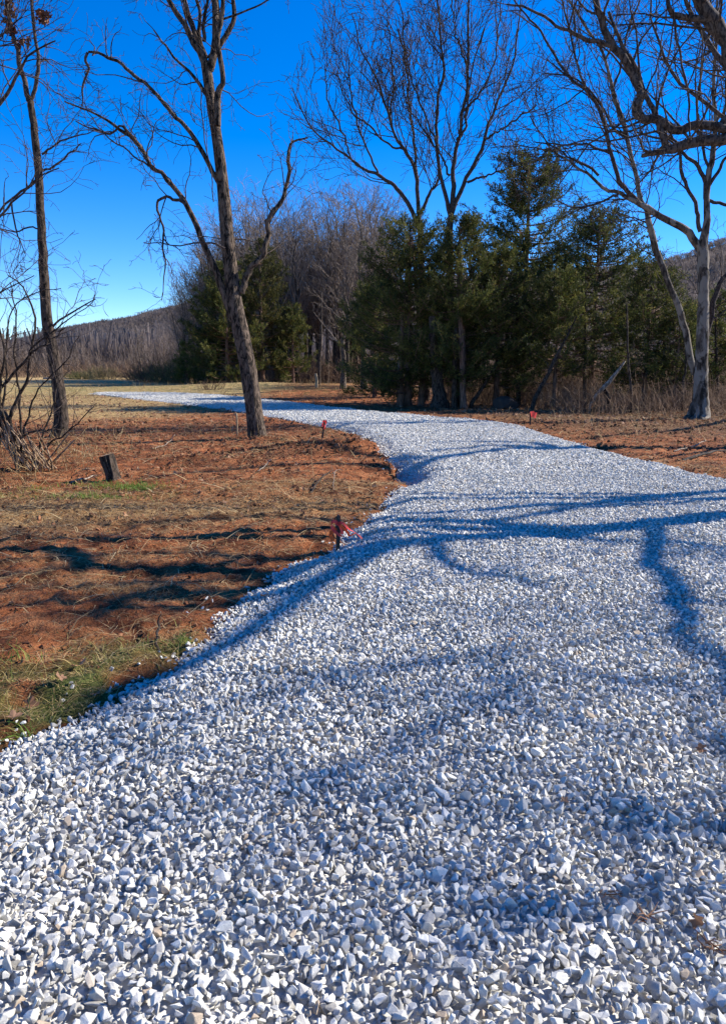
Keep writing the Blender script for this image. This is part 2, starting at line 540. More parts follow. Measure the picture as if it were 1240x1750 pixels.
M_GRASS = mat_var('grass_blades', [(0.0, (0.04, 0.06, 0.012)), (0.3, (0.10, 0.12, 0.025)), (0.5, (0.24, 0.23, 0.055)), (0.7, (0.46, 0.38, 0.13)), (1.0, (0.52, 0.36, 0.16))], 0.6, 0.3)
M_GRASSB = mat_var('bright_grass_blades', [(0.0, (0.06, 0.13, 0.02)), (0.7, (0.16, 0.27, 0.035)), (1.0, (0.30, 0.34, 0.08))], 0.6, 0.3)
M_CLOD = mat_var('clay_clods', [(0.0, (0.07, 0.03, 0.017)), (0.5, (0.18, 0.075, 0.036)), (1.0, (0.32, 0.145, 0.07))], 0.95, 0, 40)
M_LEAF = mat_var('dead_leaves', [(0.0, (0.13, 0.06, 0.03)), (0.5, (0.27, 0.14, 0.075)), (1.0, (0.42, 0.24, 0.14))], 0.7, 0.25)
M_LEAFD = mat_var('curled_leaves', [(0.0, (0.05, 0.022, 0.014)), (0.6, (0.15, 0.065, 0.04)), (1.0, (0.26, 0.13, 0.08))], 0.7, 0.15)
M_PINK = mat_var('pink_tape', [(0.0, (0.95, 0.10, 0.09)), (1.0, (0.98, 0.16, 0.13))], 0.45, 0.7)
M_ORANGE = mat_var('orange_tape', [(0.0, (0.90, 0.16, 0.04)), (1.0, (0.95, 0.22, 0.06))], 0.45, 0.7)
M_STEEL = mat_flat('black_steel', (0.028, 0.034, 0.032), 0.45, 0.5)
M_WOOD = mat_flat('weathered_wood', (0.34, 0.25, 0.15), 0.85, 0.2, 30)
M_PALE = mat_bark('bleached_wood', (0.10, 0.078, 0.058), (0.36, 0.29, 0.22), 0.15, 20, 0.8, 0.008)
M_CANE = mat_bark('cane_bark', (0.10, 0.06, 0.035), (0.38, 0.26, 0.16), 0.2, 20, 0.6, 0.006)
M_CUT = mat_flat('cut_wood_face', (0.40, 0.29, 0.17), 0.8, 0.2, 60)
M_ROCK = mat_flat('dark_rock', (0.055, 0.045, 0.038), 0.9, 0.2, 6)

# ------------------------------------------------------------------ world, sun, camera
w = bpy.data.worlds.new('World'); scene.world = w; w.use_nodes = True
nt = w.node_tree
bg = nt.nodes['Background']
sky = nt.nodes.new('ShaderNodeTexSky'); sky.sky_type = 'NISHITA'; sky.sun_disc = False
sky.sun_elevation = SUN_EL; sky.sun_rotation = math.atan2(SH[0], SH[1])
sky.altitude = 1800; sky.air_density = 1.0; sky.dust_density = 0.0; sky.ozone_density = 4.5
hs = nt.nodes.new('ShaderNodeHueSaturation'); hs.inputs["Saturation"].default_value = 1.38; hs.inputs['Hue'].default_value = 0.513
nt.links.new(sky.outputs[0], hs.inputs['Color']); nt.links.new(hs.outputs[0], bg.inputs['Color'])
bg.inputs['Strength'].default_value = 0.12

sl = bpy.data.lights.new('sun', 'SUN'); sl.energy = 4.8; sl.angle = rad(0.55); sl.color = (1.0, 0.94, 0.85)
so = bpy.data.objects.new('sun', sl); COL.objects.link(so)
sd_ = Vector((SH[0] * math.cos(SUN_EL), SH[1] * math.cos(SUN_EL), math.sin(SUN_EL)))
so.rotation_euler = sd_.to_track_quat('Z', 'Y').to_euler(); so.location = (30, 10, 30)

cam = bpy.data.cameras.new('camera'); co = bpy.data.objects.new('camera', cam); COL.objects.link(co)
cam.sensor_fit = 'VERTICAL'; cam.angle = 2 * math.atan(875 / F); cam.clip_start = 0.05; cam.clip_end = 6000
co.location = (0, 0, CAMZ); co.rotation_euler = (math.pi / 2 - PIT, 0, 0)
scene.camera = co
scene.view_settings.view_transform = 'Standard'; scene.view_settings.look = 'None'
scene.view_settings.exposure = 1.02; scene.view_settings.gamma = 1.0
scene.cycles.max_bounces = 6; scene.cycles.diffuse_bounces = 3; scene.cycles.transparent_max_bounces = 8

# ------------------------------------------------------------------ ground sheet
def grid_sheet(rows, cols):
    """rows: distances from (0,-6); cols: slopes"""
    Yp, U = np.meshgrid(rows, cols, indexing='ij')
    X = U * Yp; Y = Yp - 6.0
    nr, nc = Yp.shape
    i = np.arange(nr - 1)[:, None] * nc; j = np.arange(nc - 1)[None, :]
    q = np.stack([i + j, i + j + 1, i + nc + j + 1, i + nc + j], -1).reshape(-1, 4)
    return X.ravel(), Y.ravel(), q


rows = [0.5, 1.5, 2.5, 3.4, 4.2, 5.0]
r = 5.0
while r < 70: r *= 1.0048; rows.append(r)
while r < 3500: r *= 1.06; rows.append(r)
inner = np.linspace(-0.95, 0.95, 560)
cols = np.concatenate([-np.geomspace(6, 0.98, 26), inner, np.geomspace(0.98, 6, 26)])
X, Y, Q = grid_sheet(np.array(rows), cols)
SD = road_sd(X, Y)
Z = ground_z(X, Y, SD)


def blob(x, y, px, py, rx, ry, wgt=1.0):
    g = G(px, py)
    return wgt * np.exp(-((x - g[0]) / rx) ** 2 - ((y - g[1]) / ry) ** 2)


def straw_w(x, y):
    s = 0.02 + 0.18 * fbm(x * 0.7, y * 1.2, 77, 3)
    s = s + blob(x, y, 90, 880, 2.0, 1.0, 0.6) + blob(x, y, 520, 860, 1.6, 1.2, 0.3) + blob(x, y, 480, 830, 1.5, 0.8, 0.25)
    s = s + blob(x, y, 230, 1010, 1.0, 0.35, 0.35) + blob(x, y, 240, 1120, 0.7, 0.3, 0.35) + blob(x, y, 100, 950, 1.6, 0.4, 0.25)
    s = s + 1.1 * sstep(19, 30, y) * sstep(-3.5, -9, x) + blob(x, y, 500, 760, 0.8, 0.6, 0.35)
    s = s + 0.5 * sstep(44, 60, y) * sstep(10, -5, x)
    s = s + blob(x, y, 1080, 715, 5, 1.8, 0.5) + blob(x, y, 1180, 800, 2, 1.0, 0.2)
    return np.clip(s, 0, 1)


def grass_w(x, y):
    s = blob(x, y, 60, 1190, 0.95, 0.42, 0.8) + blob(x, y, 260, 1130, 0.6, 0.28, 0.5) + blob(x, y, 200, 845, 0.9, 0.35, 0.3) + blob(x, y, 60, 850, 1.2, 0.4, 0.25)
    s = s + blob(x, y, 170, 662, 9, 12, 0.6) + blob(x, y, 760, 668, 14, 5, 0.7)
    return np.clip(s * (0.6 + 1.5 * fbm(x * 2.6, y * 2.6, 91, 2)), 0, 1)


def litter_shade_w(x, y):
    s = sstep(0.0, 3.0, (y - (23.0 + np.where(x > 9, -0.4 * (x - 9), 0))) * 0.7) * sstep(1.5, 6, x) * (1 - 0.55 * np.exp(-((y - 40) / 4.0) ** 2) * sstep(16, 8, x))
    s = s + sstep(72, 82, y) * sstep(-22, -12, x)
    s = s + 0.75 * sstep(16.5, 21, y + 0.3 * x - 2) * sstep(3.5, 7, x)  # painted shade under the right-hand brush, darkening the soil with the litter colour
    return np.clip(s, 0, 1)


ground = mesh_np('ground', np.stack([X, Y, Z], 1), Q, M_GROUND, smooth=True, attrs={'straw': straw_w(X, Y), 'grass': grass_w(X, Y), 'litter': litter_shade_w(X, Y)})
tag(ground, kind='structure')

# road bed sheet
keep = (SD > 0.02)
kq = keep[Q].all(1)
used = np.unique(Q[kq]); remap = np.full(len(X), -1); remap[used] = np.arange(len(used))
rb = mesh_np('gravel_road', np.stack([X, Y, gravel_z(X, Y, SD) - 0.014], 1)[used], remap[Q[kq]], M_BED, smooth=True)
tag(rb, kind='structure')

# ------------------------------------------------------------------ crushed stone
T_NEAR = [hull_template(int(rng.integers(9, 15)), 0.055, (1.08, rng.uniform(0.6, 0.95), rng.uniform(0.42, 0.78)), 15) for _ in range(36)]
T_MID = [hull_template(10, 0, (1, rng.uniform(0.68, 0.95), rng.uniform(0.5, 0.8)), 0) for _ in range(14)]
T_FLAT = [hull_template(9, 0, (1, rng.uniform(0.7, 0.95), 0.5), 0) for _ in range(14)]
T_FAR = [hull_template(7, 0, (1, 0.85, 0.7), 0) for _ in range(8)]


def jgrid(x0, x1, y0, y1, s, j=0.5):
    xs = np.arange(x0, x1, s); ys = np.arange(y0, y1, s)
    A, B = np.meshgrid(xs, ys)
    A = A.ravel() + rng.uniform(-j, j, A.size) * s; B = B.ravel() + rng.uniform(-j, j, B.size) * s
    return A, B


def stones(name, y0, y1, s, size, templates, zoff, xl=-99, xr=99, flat=0.0):
    x0 = max(xl, -0.60 * y1 - 1.0); x1 = min(xr, 0.60 * y1 + 1.0)
    A, B = jgrid(x0, x1, y0, y1, s)
    m = (np.abs(A) < 0.55 * B + 0.9)
    A, B = A[m], B[m]
    sdv = road_sd(A, B)
    pr = np.where(sdv > 0.03, 1.0, np.where(sdv > -0.03, 0.7, (sdv > -0.2) * 0.10 * np.exp(sdv / 0.08)))
    m = rng.random(len(A)) < pr
    A, B, sdv = A[m], B[m], sdv[m]
    z = np.where(sdv > 0.0, gravel_z(A, B, sdv), np.maximum(ground_z(A, B, sdv), 0 * A - 9) + size * 0.25)
    sz = size * np.clip(rng.lognormal(0.0, 0.30, len(A)), 0.5, 1.75)
    z = z + zoff + rng.uniform(-0.35, 0.35, len(A)) * size * (0.45 if flat else 1)
    o = scatter(name, templates, np.stack([A, B, z], 1), flat_rot(len(A), flat) if flat else rot_rand(len(A)), sz, M_STONE)
    return o


def join_np(name, objs):
    VV, FF, RR = [], [], []; off = 0
    for o in objs:
        me = o.data; n = len(me.vertices)
        v = np.empty(n * 3, np.float32); me.vertices.foreach_get('co', v)
        f = np.empty(len(me.loops), np.int32); me.loops.foreach_get('vertex_index', f)
        r_ = np.empty(n, np.float32); me.attributes['rnd'].data.foreach_get('value', r_)
        VV.append(v.reshape(-1, 3)); FF.append(f.reshape(-1, 3) + off); RR.append(r_); off += n
        mt = me.materials[0]
        bpy.data.objects.remove(o); bpy.data.meshes.remove(me)
    return mesh_np(name, np.concatenate(VV), np.concatenate(FF), mt, attrs={'rnd': np.concatenate(RR)})


g = [stones('g', 0.7, 5.2, 0.027, 0.0158, T_NEAR, 0.009),
     stones('g', 0.7, 5.2, 0.025, 0.0138, T_MID, -0.004),
     stones('g', 5.2, 11, 0.025, 0.0158, T_FLAT, 0.002, flat=0.38),
     stones('g', 5.2, 11, 0.038, 0.0170, T_MID, 0.008),
     stones('g', 11, 22, 0.042, 0.0225, T_FLAT, 0.000, flat=0.4),
     stones('g', 22, 46, 0.075, 0.027, T_FAR, -0.004, flat=0.3)]
gravel = tag(join_np('gravel', g), 'loose pale grey crushed stone covering the curving road', 'gravel', kind='stuff')

# ------------------------------------------------------------------ soil clutter: clods, straw, grass, litter
def in_view(A, B, m=0.9):
    return (np.abs(A) < 0.55 * B + m)


def clods():
    parts = []
    for (y0, y1, s, size, keepf) in ((2.2, 7, 0.035, 0.007, 0.7), (7, 14, 0.045, 0.012, 0.8), (14, 24, 0.09, 0.024, 0.7)):
        A, B = jgrid(-0.6 * y1 - 1, 0.6 * y1 + 1, y0, y1, s)
        m = in_view(A, B); A, B = A[m], B[m]
        sdv = road_sd(A, B)
        pr = keepf * np.clip(0.25 + 1.6 * fbm(A * 0.9, B * 1.4, 55, 3), 0.04, 1)
        for (c, sx, sy, h) in MND[:5]:
            pr = pr + 0.6 * np.exp(-((A - c[0]) / sx / 1.2) ** 2 - ((B - c[1]) / sy / 1.4) ** 2)
        m = (sdv < -0.02) & (rng.random(len(A)) < pr); A, B, sdv = A[m], B[m], sdv[m]
        z = ground_z(A, B, sdv)
        sz = size * np.clip(rng.lognormal(0, 0.55, len(A)), 0.3, 4)
        parts.append(scatter('c', T_MID, np.stack([A, B, z + sz * 0.1], 1), rot_rand(len(A)), sz, M_CLOD))
    return tag(join_np('soil_clods', parts), 'broken red clay clods over the bare ground beside the road', 'clods', kind='stuff')


clods()


def strips(A, B, Zg, length, width, pitch_lo, pitch_hi, yaw=None, curl=0.6, name='s', mat=None, segs=3):
    n = len(A)
    yaw = rng.uniform(0, 2 * math.pi, n) if yaw is None else yaw
    pit = rng.uniform(pitch_lo, pitch_hi, n)
    L = length * rng.uniform(0.4, 1.5, n); W = width * rng.uniform(0.6, 1.4, n)
    pts = [np.stack([A, B, Zg], 1)]
    cu = rng.normal(0, curl, n)
    y_, p_ = yaw.copy(), pit.copy()
    side = np.stack([-np.sin(yaw), np.cos(yaw), rng.uniform(-0.3, 0.3, n)], 1)
    for k in range(segs):
        d = np.stack([np.cos(y_) * np.cos(p_), np.sin(y_) * np.cos(p_), np.sin(p_)], 1)
        pts.append(pts[-1] + d * (L / segs)[:, None])
        y_ = y_ + cu / segs; p_ = p_ - np.abs(cu) * 0.7 / segs - (pit * 0.9 / segs)
    wv = np.linspace(1, 0.25, segs + 1)
    V = []
    for k, p in enumerate(pts):
        o = side * (W * wv[k] * 0.5)[:, None]
        V += [p - o, p + o]
    V = np.stack(V, 1).reshape(-1, 3); nv = 2 * (segs + 1)
    b = (np.arange(n) * nv)[:, None, None]
    f = np.array([[2 * k, 2 * k + 1, 2 * k + 3, 2 * k + 2] for k in range(segs)])
    Fq = (f[None] + b).reshape(-1, 4)
    return V, Fq, np.repeat(rng.random(n), nv)


def cover(name, specs, mat, label, cat):
    VV, FF, RR = [], [], []; off = 0
    for (A, B, kw) in specs:
        sdv = road_sd(A, B)
        Zg = ground_z(A, B, sdv) + rng.uniform(-0.002, 0.012, len(A))
        V, f, r_ = strips(A, B, Zg, **kw)
        VV.append(V); FF.append(f + off); RR.append(r_); off += len(V)
    o = mesh_np(name, np.concatenate(VV), np.concatenate(FF), mat, attrs={'rnd': np.concatenate(RR)})
    return tag(o, label, cat, kind='stuff')


def pick(y0, y1, s, wfun, gain, sdmax=-0.02):
    A, B = jgrid(-0.6 * y1 - 1, 0.6 * y1 + 1, y0, y1, s)
    m = in_view(A, B); A, B = A[m], B[m]
    sdv = road_sd(A, B)
    m = (sdv < sdmax) & (rng.random(len(A)) < wfun(A, B) * gain)
    return A[m], B[m]


sp = []
for (y0, y1, s, L, W, gn) in ((2.2, 6, 0.017, 0.11, 0.0030, 1.0), (6, 12, 0.025, 0.15, 0.005, 1.0), (12, 22, 0.045, 0.22, 0.009, 1.0), (22, 44, 0.14, 0.32, 0.016, 1.0), (4, 9, 0.09, 0.32, 0.007, 0.8), (9, 20, 0.16, 0.5, 0.013, 0.8)):
    A, B = pick(y0, y1, s, lambda a, b: np.clip(1.05 * straw_w(a, b) + 0.13, 0, 1), gn)
    sp.append((A, B, dict(length=L, width=W, pitch_lo=0.0, pitch_hi=0.4, curl=0.9)))
cover('straw', sp, M_STRAW, 'dead straw and dry grass stems strewn over the red soil', 'straw')

gp = []
for (y0, y1, s, L, W) in ((2.2, 5.5, 0.012, 0.085, 0.0034), (8, 13, 0.035, 0.12, 0.006)):
    A, B = pick(y0, y1, s, grass_w, 0.55)
    # tufts lean together
    yaw = 2 * math.pi * vnoise(A * 5, B * 5, 61) * 1.5 + rng.normal(0, 0.5, len(A))
    gp.append((A, B, dict(length=L, width=W, pitch_lo=0.1, pitch_hi=0.95, curl=1.6, yaw=yaw)))
cover('grass', gp, M_GRASS, 'long green and yellowing grass at the corner of the road edge', 'grass')


def tuftfn(blobs):
    def f(a, b):
        s = 0 * a
        for (px, py, rx, ry, wt) in blobs: s = s + blob(a, b, px, py, rx, ry, wt)
        return np.clip(s, 0, 1)
    return f


A, B = pick(9, 13, 0.016, tuftfn([(212, 833, 0.34, 0.12, 1), (245, 838, 0.26, 0.08, 1), (155, 856, 0.34, 0.2, 0.9), (60, 838, 0.14, 0.08, 0.7), (108, 880, 0.12, 0.07, 0.8), (150, 830, 0.5, 0.1, 0.3), (20, 860, 0.3, 0.2, 0.3)]), 0.9)
A2, B2 = pick(2.2, 5, 0.012, tuftfn([(55, 1262, 0.07, 0.04, 1), (315, 1112, 0.10, 0.04, 0.8), (30, 1130, 0.15, 0.05, 0.4)]), 0.9)
cover('fresh_grass', [(A, B, dict(length=0.09, width=0.006, pitch_lo=0.6, pitch_hi=1.4, curl=0.9)), (A2, B2, dict(length=0.10, width=0.004, pitch_lo=0.6, pitch_hi=1.4, curl=0.9))],
      M_GRASSB, 'bright green young grass tufts on the open ground', 'grass')


# leaves: lobed curled blades
def leaf_template(lobes=5, curl=0.35):
    out = [(0.0, 0.0, 0.0)]
    n = lobes * 4
    for k in range(n):
        a = -2.5 + 5.0 * k / (n - 1)
        rr = 0.62 + 0.38 * abs(math.cos(a * lobes / 2.0 * 1.02)) ** 1.2
        rr *= 1.0 - 0.12 * abs(a)
        out.append((rr * math.cos(a), rr * math.sin(a) * 0.9, curl * (rr * math.sin(a)) ** 2 + rng.uniform(-0.05, 0.09)))
    V = np.array(out); f = np.array([[0, k, k + 1] for k in range(1, n)])
    return V, f


T_LEAF = [leaf_template(5, rng.uniform(0.1, 0.8)) for _ in range(6)]


lp = []
for (y0, y1, s, size, gain) in ((2.5, 8, 0.11, 0.022, 0.3), (8, 24, 0.13, 0.035, 0.4), (22, 44, 0.26, 0.07, 0.8)):
    A, B = pick(y0, y1, s, lambda a, b: np.clip(litter_shade_w(a, b) + 0.3 + blob(a, b, 110, 860, 2.2, 1.0, 2.5), 0, 1), gain)
    z = ground_z(A, B)
    lp.append(scatter('l', T_LEAF, np.stack([A, B, z + size * 0.25], 1), flat_rot(len(A), 0.5), size * rng.uniform(0.6, 1.5, len(A)), M_LEAF))
A, B = jgrid(-3, 5, 1.6, 9, 0.42); m = (road_sd(A, B) > 0.1) & (rng.random(len(A)) < 0.35); A, B = A[m], B[m]
lp.append(scatter('l', T_LEAF, np.stack([A, B, gravel_z(A, B, road_sd(A, B)) + 0.026], 1), flat_rot(len(A), 0.7), rng.uniform(0.004, 0.012, len(A)), M_LEAF))
tag(join_np('leaf_litter', lp), 'scattered small brown dead leaves on the ground', 'leaf litter', kind='stuff')


def single_leaf(px, py, size, label, tilt=0.3, on_gravel=False):
    gp_ = G(px, py); tv, tf = leaf_template(5, rng.uniform(0.3, 0.7))
    R = flat_rot(1, tilt)[0]
    V = (tv * size) @ R.T
    sdv = road_sd(np.array([gp_[0]]), np.array([gp_[1]]))
    z = float(gravel_z(gp_[0], gp_[1], sdv)[0]) + 0.028 if on_gravel else float(ground_z(np.array([gp_[0]]), np.array([gp_[1]]), sdv)[0]) + 0.02
    o = mesh_np('fallen_leaf', V, tf, M_LEAF, attrs={'rnd': np.full(len(V), rng.uniform(0.3, 1))})
    o.location = (gp_[0], gp_[1], z)
    tag(o, label, 'leaf', 'larger fallen leaves')


single_leaf(135, 1148, 0.062, 'large curled tan leaf standing up in the grass above the stone edge', 0.5)
single_leaf(310, 1128, 0.045, 'reddish leaf lying right at the stone edge beside a grass tuft')
single_leaf(165, 1190, 0.04, 'small orange leaf on the grass close to the stone edge')
single_leaf(50, 1215, 0.05, 'brown leaf half buried in the shaded long grass')
single_leaf(25, 1245, 0.045, 'rust brown leaf low in the grass near the bottom of the grassy corner')
single_leaf(105, 1178, 0.04, 'pale brown leaf in the middle of the yellow green grass')
single_leaf(452, 1033, 0.035, 'brown leaf on the shaded stones near the road edge', 0.3, True)
single_leaf(873, 1133, 0.030, 'dark brown curled leaf alone on the bright white stones', 0.6, True)
single_leaf(1195, 1328, 0.032, 'tan leaf scrap on the grey stones by the road side shade', 0.4, True)
single_leaf(1180, 1640, 0.028, 'reddish dry leaf scrap among the closest large stones', 0.5, True)
single_leaf(960, 1430, 0.020, 'tiny orange leaf scrap between stones in the middle of the gravel', 0.5, True)


# ------------------------------------------------------------------ bare trees
def sides_for(r): return 16 if r > 0.09 else (8 if r > 0.03 else 5)


def bare_tree(name, label, cat, limbs, base, mat_trunk, mat_twig, levels, group=None, trunk_n=1, furrow=0.07, crown_name='crown', rmin=0.003):
    """limbs: list of (n,4) arrays in world space; the first trunk_n are the trunk. levels: list of spawn kwargs; first applies to all limbs"""
    root = empty(name, tuple(base)); tag(root, label, cat, group)
    T = Tubes()
    for l in limbs[:trunk_n]:
        T.add(l[:, :3], l[:, 3], 28, furrow, int(rng.integers(0, 999)))
    T.build('trunk', mat_trunk, root, True, base)
    C = Tubes(); Cl = Tubes()
    for l in limbs[trunk_n:]:
        Cl.add(l[:, :3], l[:, 3], 12, furrow * 0.5, int(rng.integers(0, 999)))
    K = 16
    allp = []; allr = []
    for i, l in enumerate(limbs):
        q = np.linspace(0, len(l) - 1, K); ip = np.stack([np.interp(q, np.arange(len(l)), l[:, c]) for c in range(4)], 1)
        allp.append(ip[:, :3]); allr.append(ip[:, 3])
    Pt = np.array(allp); Rd = np.array(allr)
    first = True
    for lv in levels:
        lv = dict(lv); sd = lv.pop('sides', 4); keep_all = lv.pop('also', False); skip = lv.pop('skip_trunk', 0)
        if first and skip: Pt, Rd = Pt[skip:], Rd[skip:]
        cp, cr = spawn(Pt, Rd, **lv); cr = np.maximum(cr, rmin)
        C.add(cp, cr, sd)
        if first:
            fp, fr = cp, cr
        Pt, Rd = cp, cr; first = False
    if Cl.V: C.V += Cl.V; C.F += [f + C.off for f in Cl.F]; C.A += Cl.A; C.off += Cl.off
    C.build(crown_name, mat_twig, root, True, base)
    return root


def S_limb(rows, n=18, jitter=0.03, pre=None, k=1.25):
    """rows (px,py,z,r): limb whose shadow falls on these ground pixels"""
    pts = [list(p) for p in (pre or [])]
    for (a, b, z, r_) in rows: pts.append([*S(a, b, z), r_ * k])
    return spline(pts, n, jitter)


TW = [dict(per_m=3.0, n=7, length=0.9, ratio=0.18, ang=48, up=0.08, wander=0.22, tmin=0.12, rmax=0.022, sides=5),
      dict(per_m=5.0, n=5, length=0.38, ratio=0.15, ang=45, up=0.05, wander=0.25, tmin=0.1, rmax=0.008, sides=3),
      dict(per_m=6.0, n=4, length=0.17, ratio=0.1, ang=45, up=0.05, wander=0.25, tmin=0.1, rmax=0.004, sides=3)]

# --- the forked tree on the bare soil
bA = G(438, 752); YA = bA[1]
bA = np.array([bA[0], YA, gz1(bA[0], YA) - 0.03])
A_tr = px_limb([(442, 760, 50), (440, 748, 38), (434, 700, 33), (422, 620, 32), (408, 550, 30), (399, 500, 27), (390, 420, 25), (383, 340, 23), (373, 250, 20), (362, 180, 19), (352, 110, 18)], YA, 90, 0.0)
A_limbs = [A_tr,
    px_limb([(410, 585, 17), (398, 540, 17), (385, 508, 15), (372, 470, 13), (352, 425, 11), (330, 372, 10), (303, 328, 9), (280, 300, 8), (262, 285, 7), (238, 250, 8), (228, 238, 8), (205, 222, 6), (170, 200, 4), (110, 172, 2.5)], YA, 40, 0.04),
    px_limb([(378, 318, 11), (362, 290, 9), (345, 258, 8.5), (318, 218, 7.5), (300, 200, 7), (277, 172, 6.5), (255, 148, 6), (230, 128, 6), (205, 108, 5.5), (180, 95, 5), (150, 88, 4)], YA, 34, 0.03),
    px_limb([(412, 500, 14), (420, 478, 12), (430, 455, 11), (447, 438, 10), (455, 420, 10), (457, 385, 9), (462, 370, 9), (480, 345, 8), (488, 322, 7), (494, 290, 7), (492, 262, 5), (500, 245, 4), (526, 238, 2.5)], YA, 40, 0.05),
    px_limb([(356, 130, 15), (345, 95, 13), (330, 70, 11), (318, 45, 10), (300, 18, 9), (285, -10, 8), (260, -60, 5)], YA, 20, 0.03),
    px_limb([(358, 120, 15), (366, 90, 14), (370, 50, 14), (368, 10, 13), (366, -60, 9), (360, -130, 5)], YA, 20, 0.02),
    px_limb([(372, 215, 12), (372, 160, 12), (381, 140, 9), (378, 110, 9), (372, 70, 9), (380, 20, 8), (384, -40, 5)], YA - 0.4, 20, 0.02),
    px_limb([(357, 100, 9), (375, 78, 9), (388, 58, 9), (400, 30, 8), (398, 0, 7), (390, -40, 5)], YA + 0.1, 20, 0.01),
    px_limb([(347, 92, 8), (340, 55, 7), (342, 25, 6), (330, -20, 5)], YA + 0.3, 12, 0.02),
    px_limb([(352, 100, 10), (335, 60, 9), (320, 20, 9), (308, -30, 7)], YA + 0.3, 12, 0.02),
    px_limb([(349, 70, 7), (348, 40, 6), (355, 0, 5), (358, -30, 4)], YA, 12, 0.02),
    px_limb([(376, 35, 4), (400, 28, 3.5), (430, 15, 3), (460, 0, 2.5), (500, -20, 2)], YA, 12, 0.03),
    px_limb([(360, 168, 8), (344, 150, 7), (322, 120, 5), (300, 100, 4), (280, 75, 3.5), (262, 50, 2.5)], YA, 14, 0.04),
    px_limb([(318, 350, 6), (304, 343, 6), (290, 338, 5.5), (274, 339, 5), (269, 350, 4.5), (274, 372, 4), (281, 395, 4), (277, 420, 3.5), (283, 445, 3), (280, 480, 2), (276, 515, 1.5)], YA - 0.2, 26, 0.05),
    px_limb([(385, 425, 4), (365, 416, 3.5), (340, 414, 3), (310, 420, 2.5), (270, 415, 2), (245, 415, 1.5)], YA - 0.2, 14, 0.03),
    px_limb([(263, 285, 4), (235, 270, 3), (205, 248, 2.5), (170, 225, 2), (150, 215, 1.5)], YA - 0.3, 14, 0.05),
    px_limb([(150, 90, 5), (147, 105, 5), (152, 120, 4.5), (143, 140, 4), (142, 165, 3), (140, 180, 2)], YA, 12, 0.04),
    px_limb([(230, 238, 8), (205, 215, 4), (185, 228, 4), (160, 222, 3), (130, 208, 2)], YA, 12, 0.05),
    px_limb([(365, 345, 2), (362, 300, 2), (352, 250, 2), (345, 190, 2), (342, 150, 2)], YA - 0.4, 12, 0.04),
]
bare_tree('forked_tree', 'tall forked bare tree with furrowed bark rising alone from red soil', 'tree', A_limbs, bA, M_BARK_A, M_TWIG, trunk_n=13, rmin=0.0042, levels=
          [dict(per_m=3.0, n=9, length=1.8, ratio=0.1, ang=50, up=0.02, wander=0.30, tmin=0.2, rmax=0.014, sides=4, skip_trunk=1),
           dict(per_m=3.8, n=7, length=0.85, ratio=0.15, ang=45, up=0.0, wander=0.3, tmin=0.1, rmax=0.006, sides=3),
           dict(per_m=4.5, n=4, length=0.26, ratio=0.1, ang=50, up=0.0, wander=0.3, tmin=0.1, rmax=0.0035, sides=3)])

# --- slender tree near the left brush
bB = G(100, 748); YB = bB[1]
bB = np.array([bB[0], YB, gz1(bB[0], YB) - 0.03])
B_limbs = [
    px_limb([(92, 768, 48), (98, 752, 34), (105, 715, 27), (100, 660, 24), (90, 600, 22), (81, 550, 20), (76, 480, 18), (73, 420, 16), (69, 350, 15), (66, 290, 14), (60, 230, 13), (54, 185, 12), (50, 165, 12)], YB, 80),
    px_limb([(52, 172, 10), (42, 140, 9), (34, 105, 8.5), (26, 70, 8), (15, 30, 7), (10, -10, 6), (0, -70, 3)], YB, 20, 0.03),
    px_limb([(52, 172, 8), (60, 150, 7), (66, 118, 7), (66, 100, 6.5), (60, 60, 5.5), (54, 0, 5), (48, -60, 3)], YB, 20, 0.03),
    px_limb([(72, 264, 4), (85, 255, 3.5), (100, 243, 3), (130, 232, 2.5), (160, 222, 1.5)], YB, 12, 0.04),
    px_limb([(73, 292, 4), (95, 283, 3.5), (120, 262, 3), (140, 245, 2)], YB, 12, 0.04),
    px_limb([(64, 305, 5), (40, 325, 4.5), (15, 345, 4), (-10, 375, 4), (-50, 400, 3)], YB, 12, 0.04),
    px_limb([(20, 345, 3.5), (28, 390, 3), (38, 420, 2), (42, 432, 1.5)], YB - 0.2, 10, 0.04),
    px_limb([(80, 565, 5), (100, 548, 4), (130, 530, 3), (165, 512, 2)], YB, 12, 0.04),
    px_limb([(68, 392, 3), (50, 388, 3), (25, 395, 2.5), (-5, 387, 2)], YB, 10, 0.04),
]
treeB = bare_tree('slender_tree', 'slim dark leaning tree with a few dead leaves at its top beside the brush', 'tree', B_limbs, bB, M_BARK_D, M_TWIG, rmin=0.0045, levels=
          [dict(per_m=3.2, n=9, length=2.0, ratio=0.05, ang=55, up=0.05, wander=0.22, tmin=0.3, rmax=0.012, sides=4, skip_trunk=1),
           dict(per_m=3.5, n=6, length=0.8, ratio=0.15, ang=45, up=0.0, wander=0.25, tmin=0.1, rmax=0.006, sides=3),
           dict(per_m=4.0, n=4, length=0.35, ratio=0.1, ang=45, up=0.0, wander=0.25, tmin=0.1, rmax=0.003, sides=3)])
pos = []
for (px, py, k, s_) in ((14, 25, 22, 9), (18, 52, 18, 9), (75, 32, 26, 8), (32, 72, 12, 7), (48, 75, 8, 5), (18, 10, 10, 8)):
    for _ in range(k):
        pos.append(P(px + rng.normal(0, s_ * 0.6), py + rng.normal(0, s_), YB + rng.normal(0, 0.1)) - bB)
o = scatter('dead_leaves', T_LEAF, np.array(pos), rot_rand(len(pos)), rng.uniform(0.06, 0.11, len(pos)), M_LEAFD); o.parent = treeB

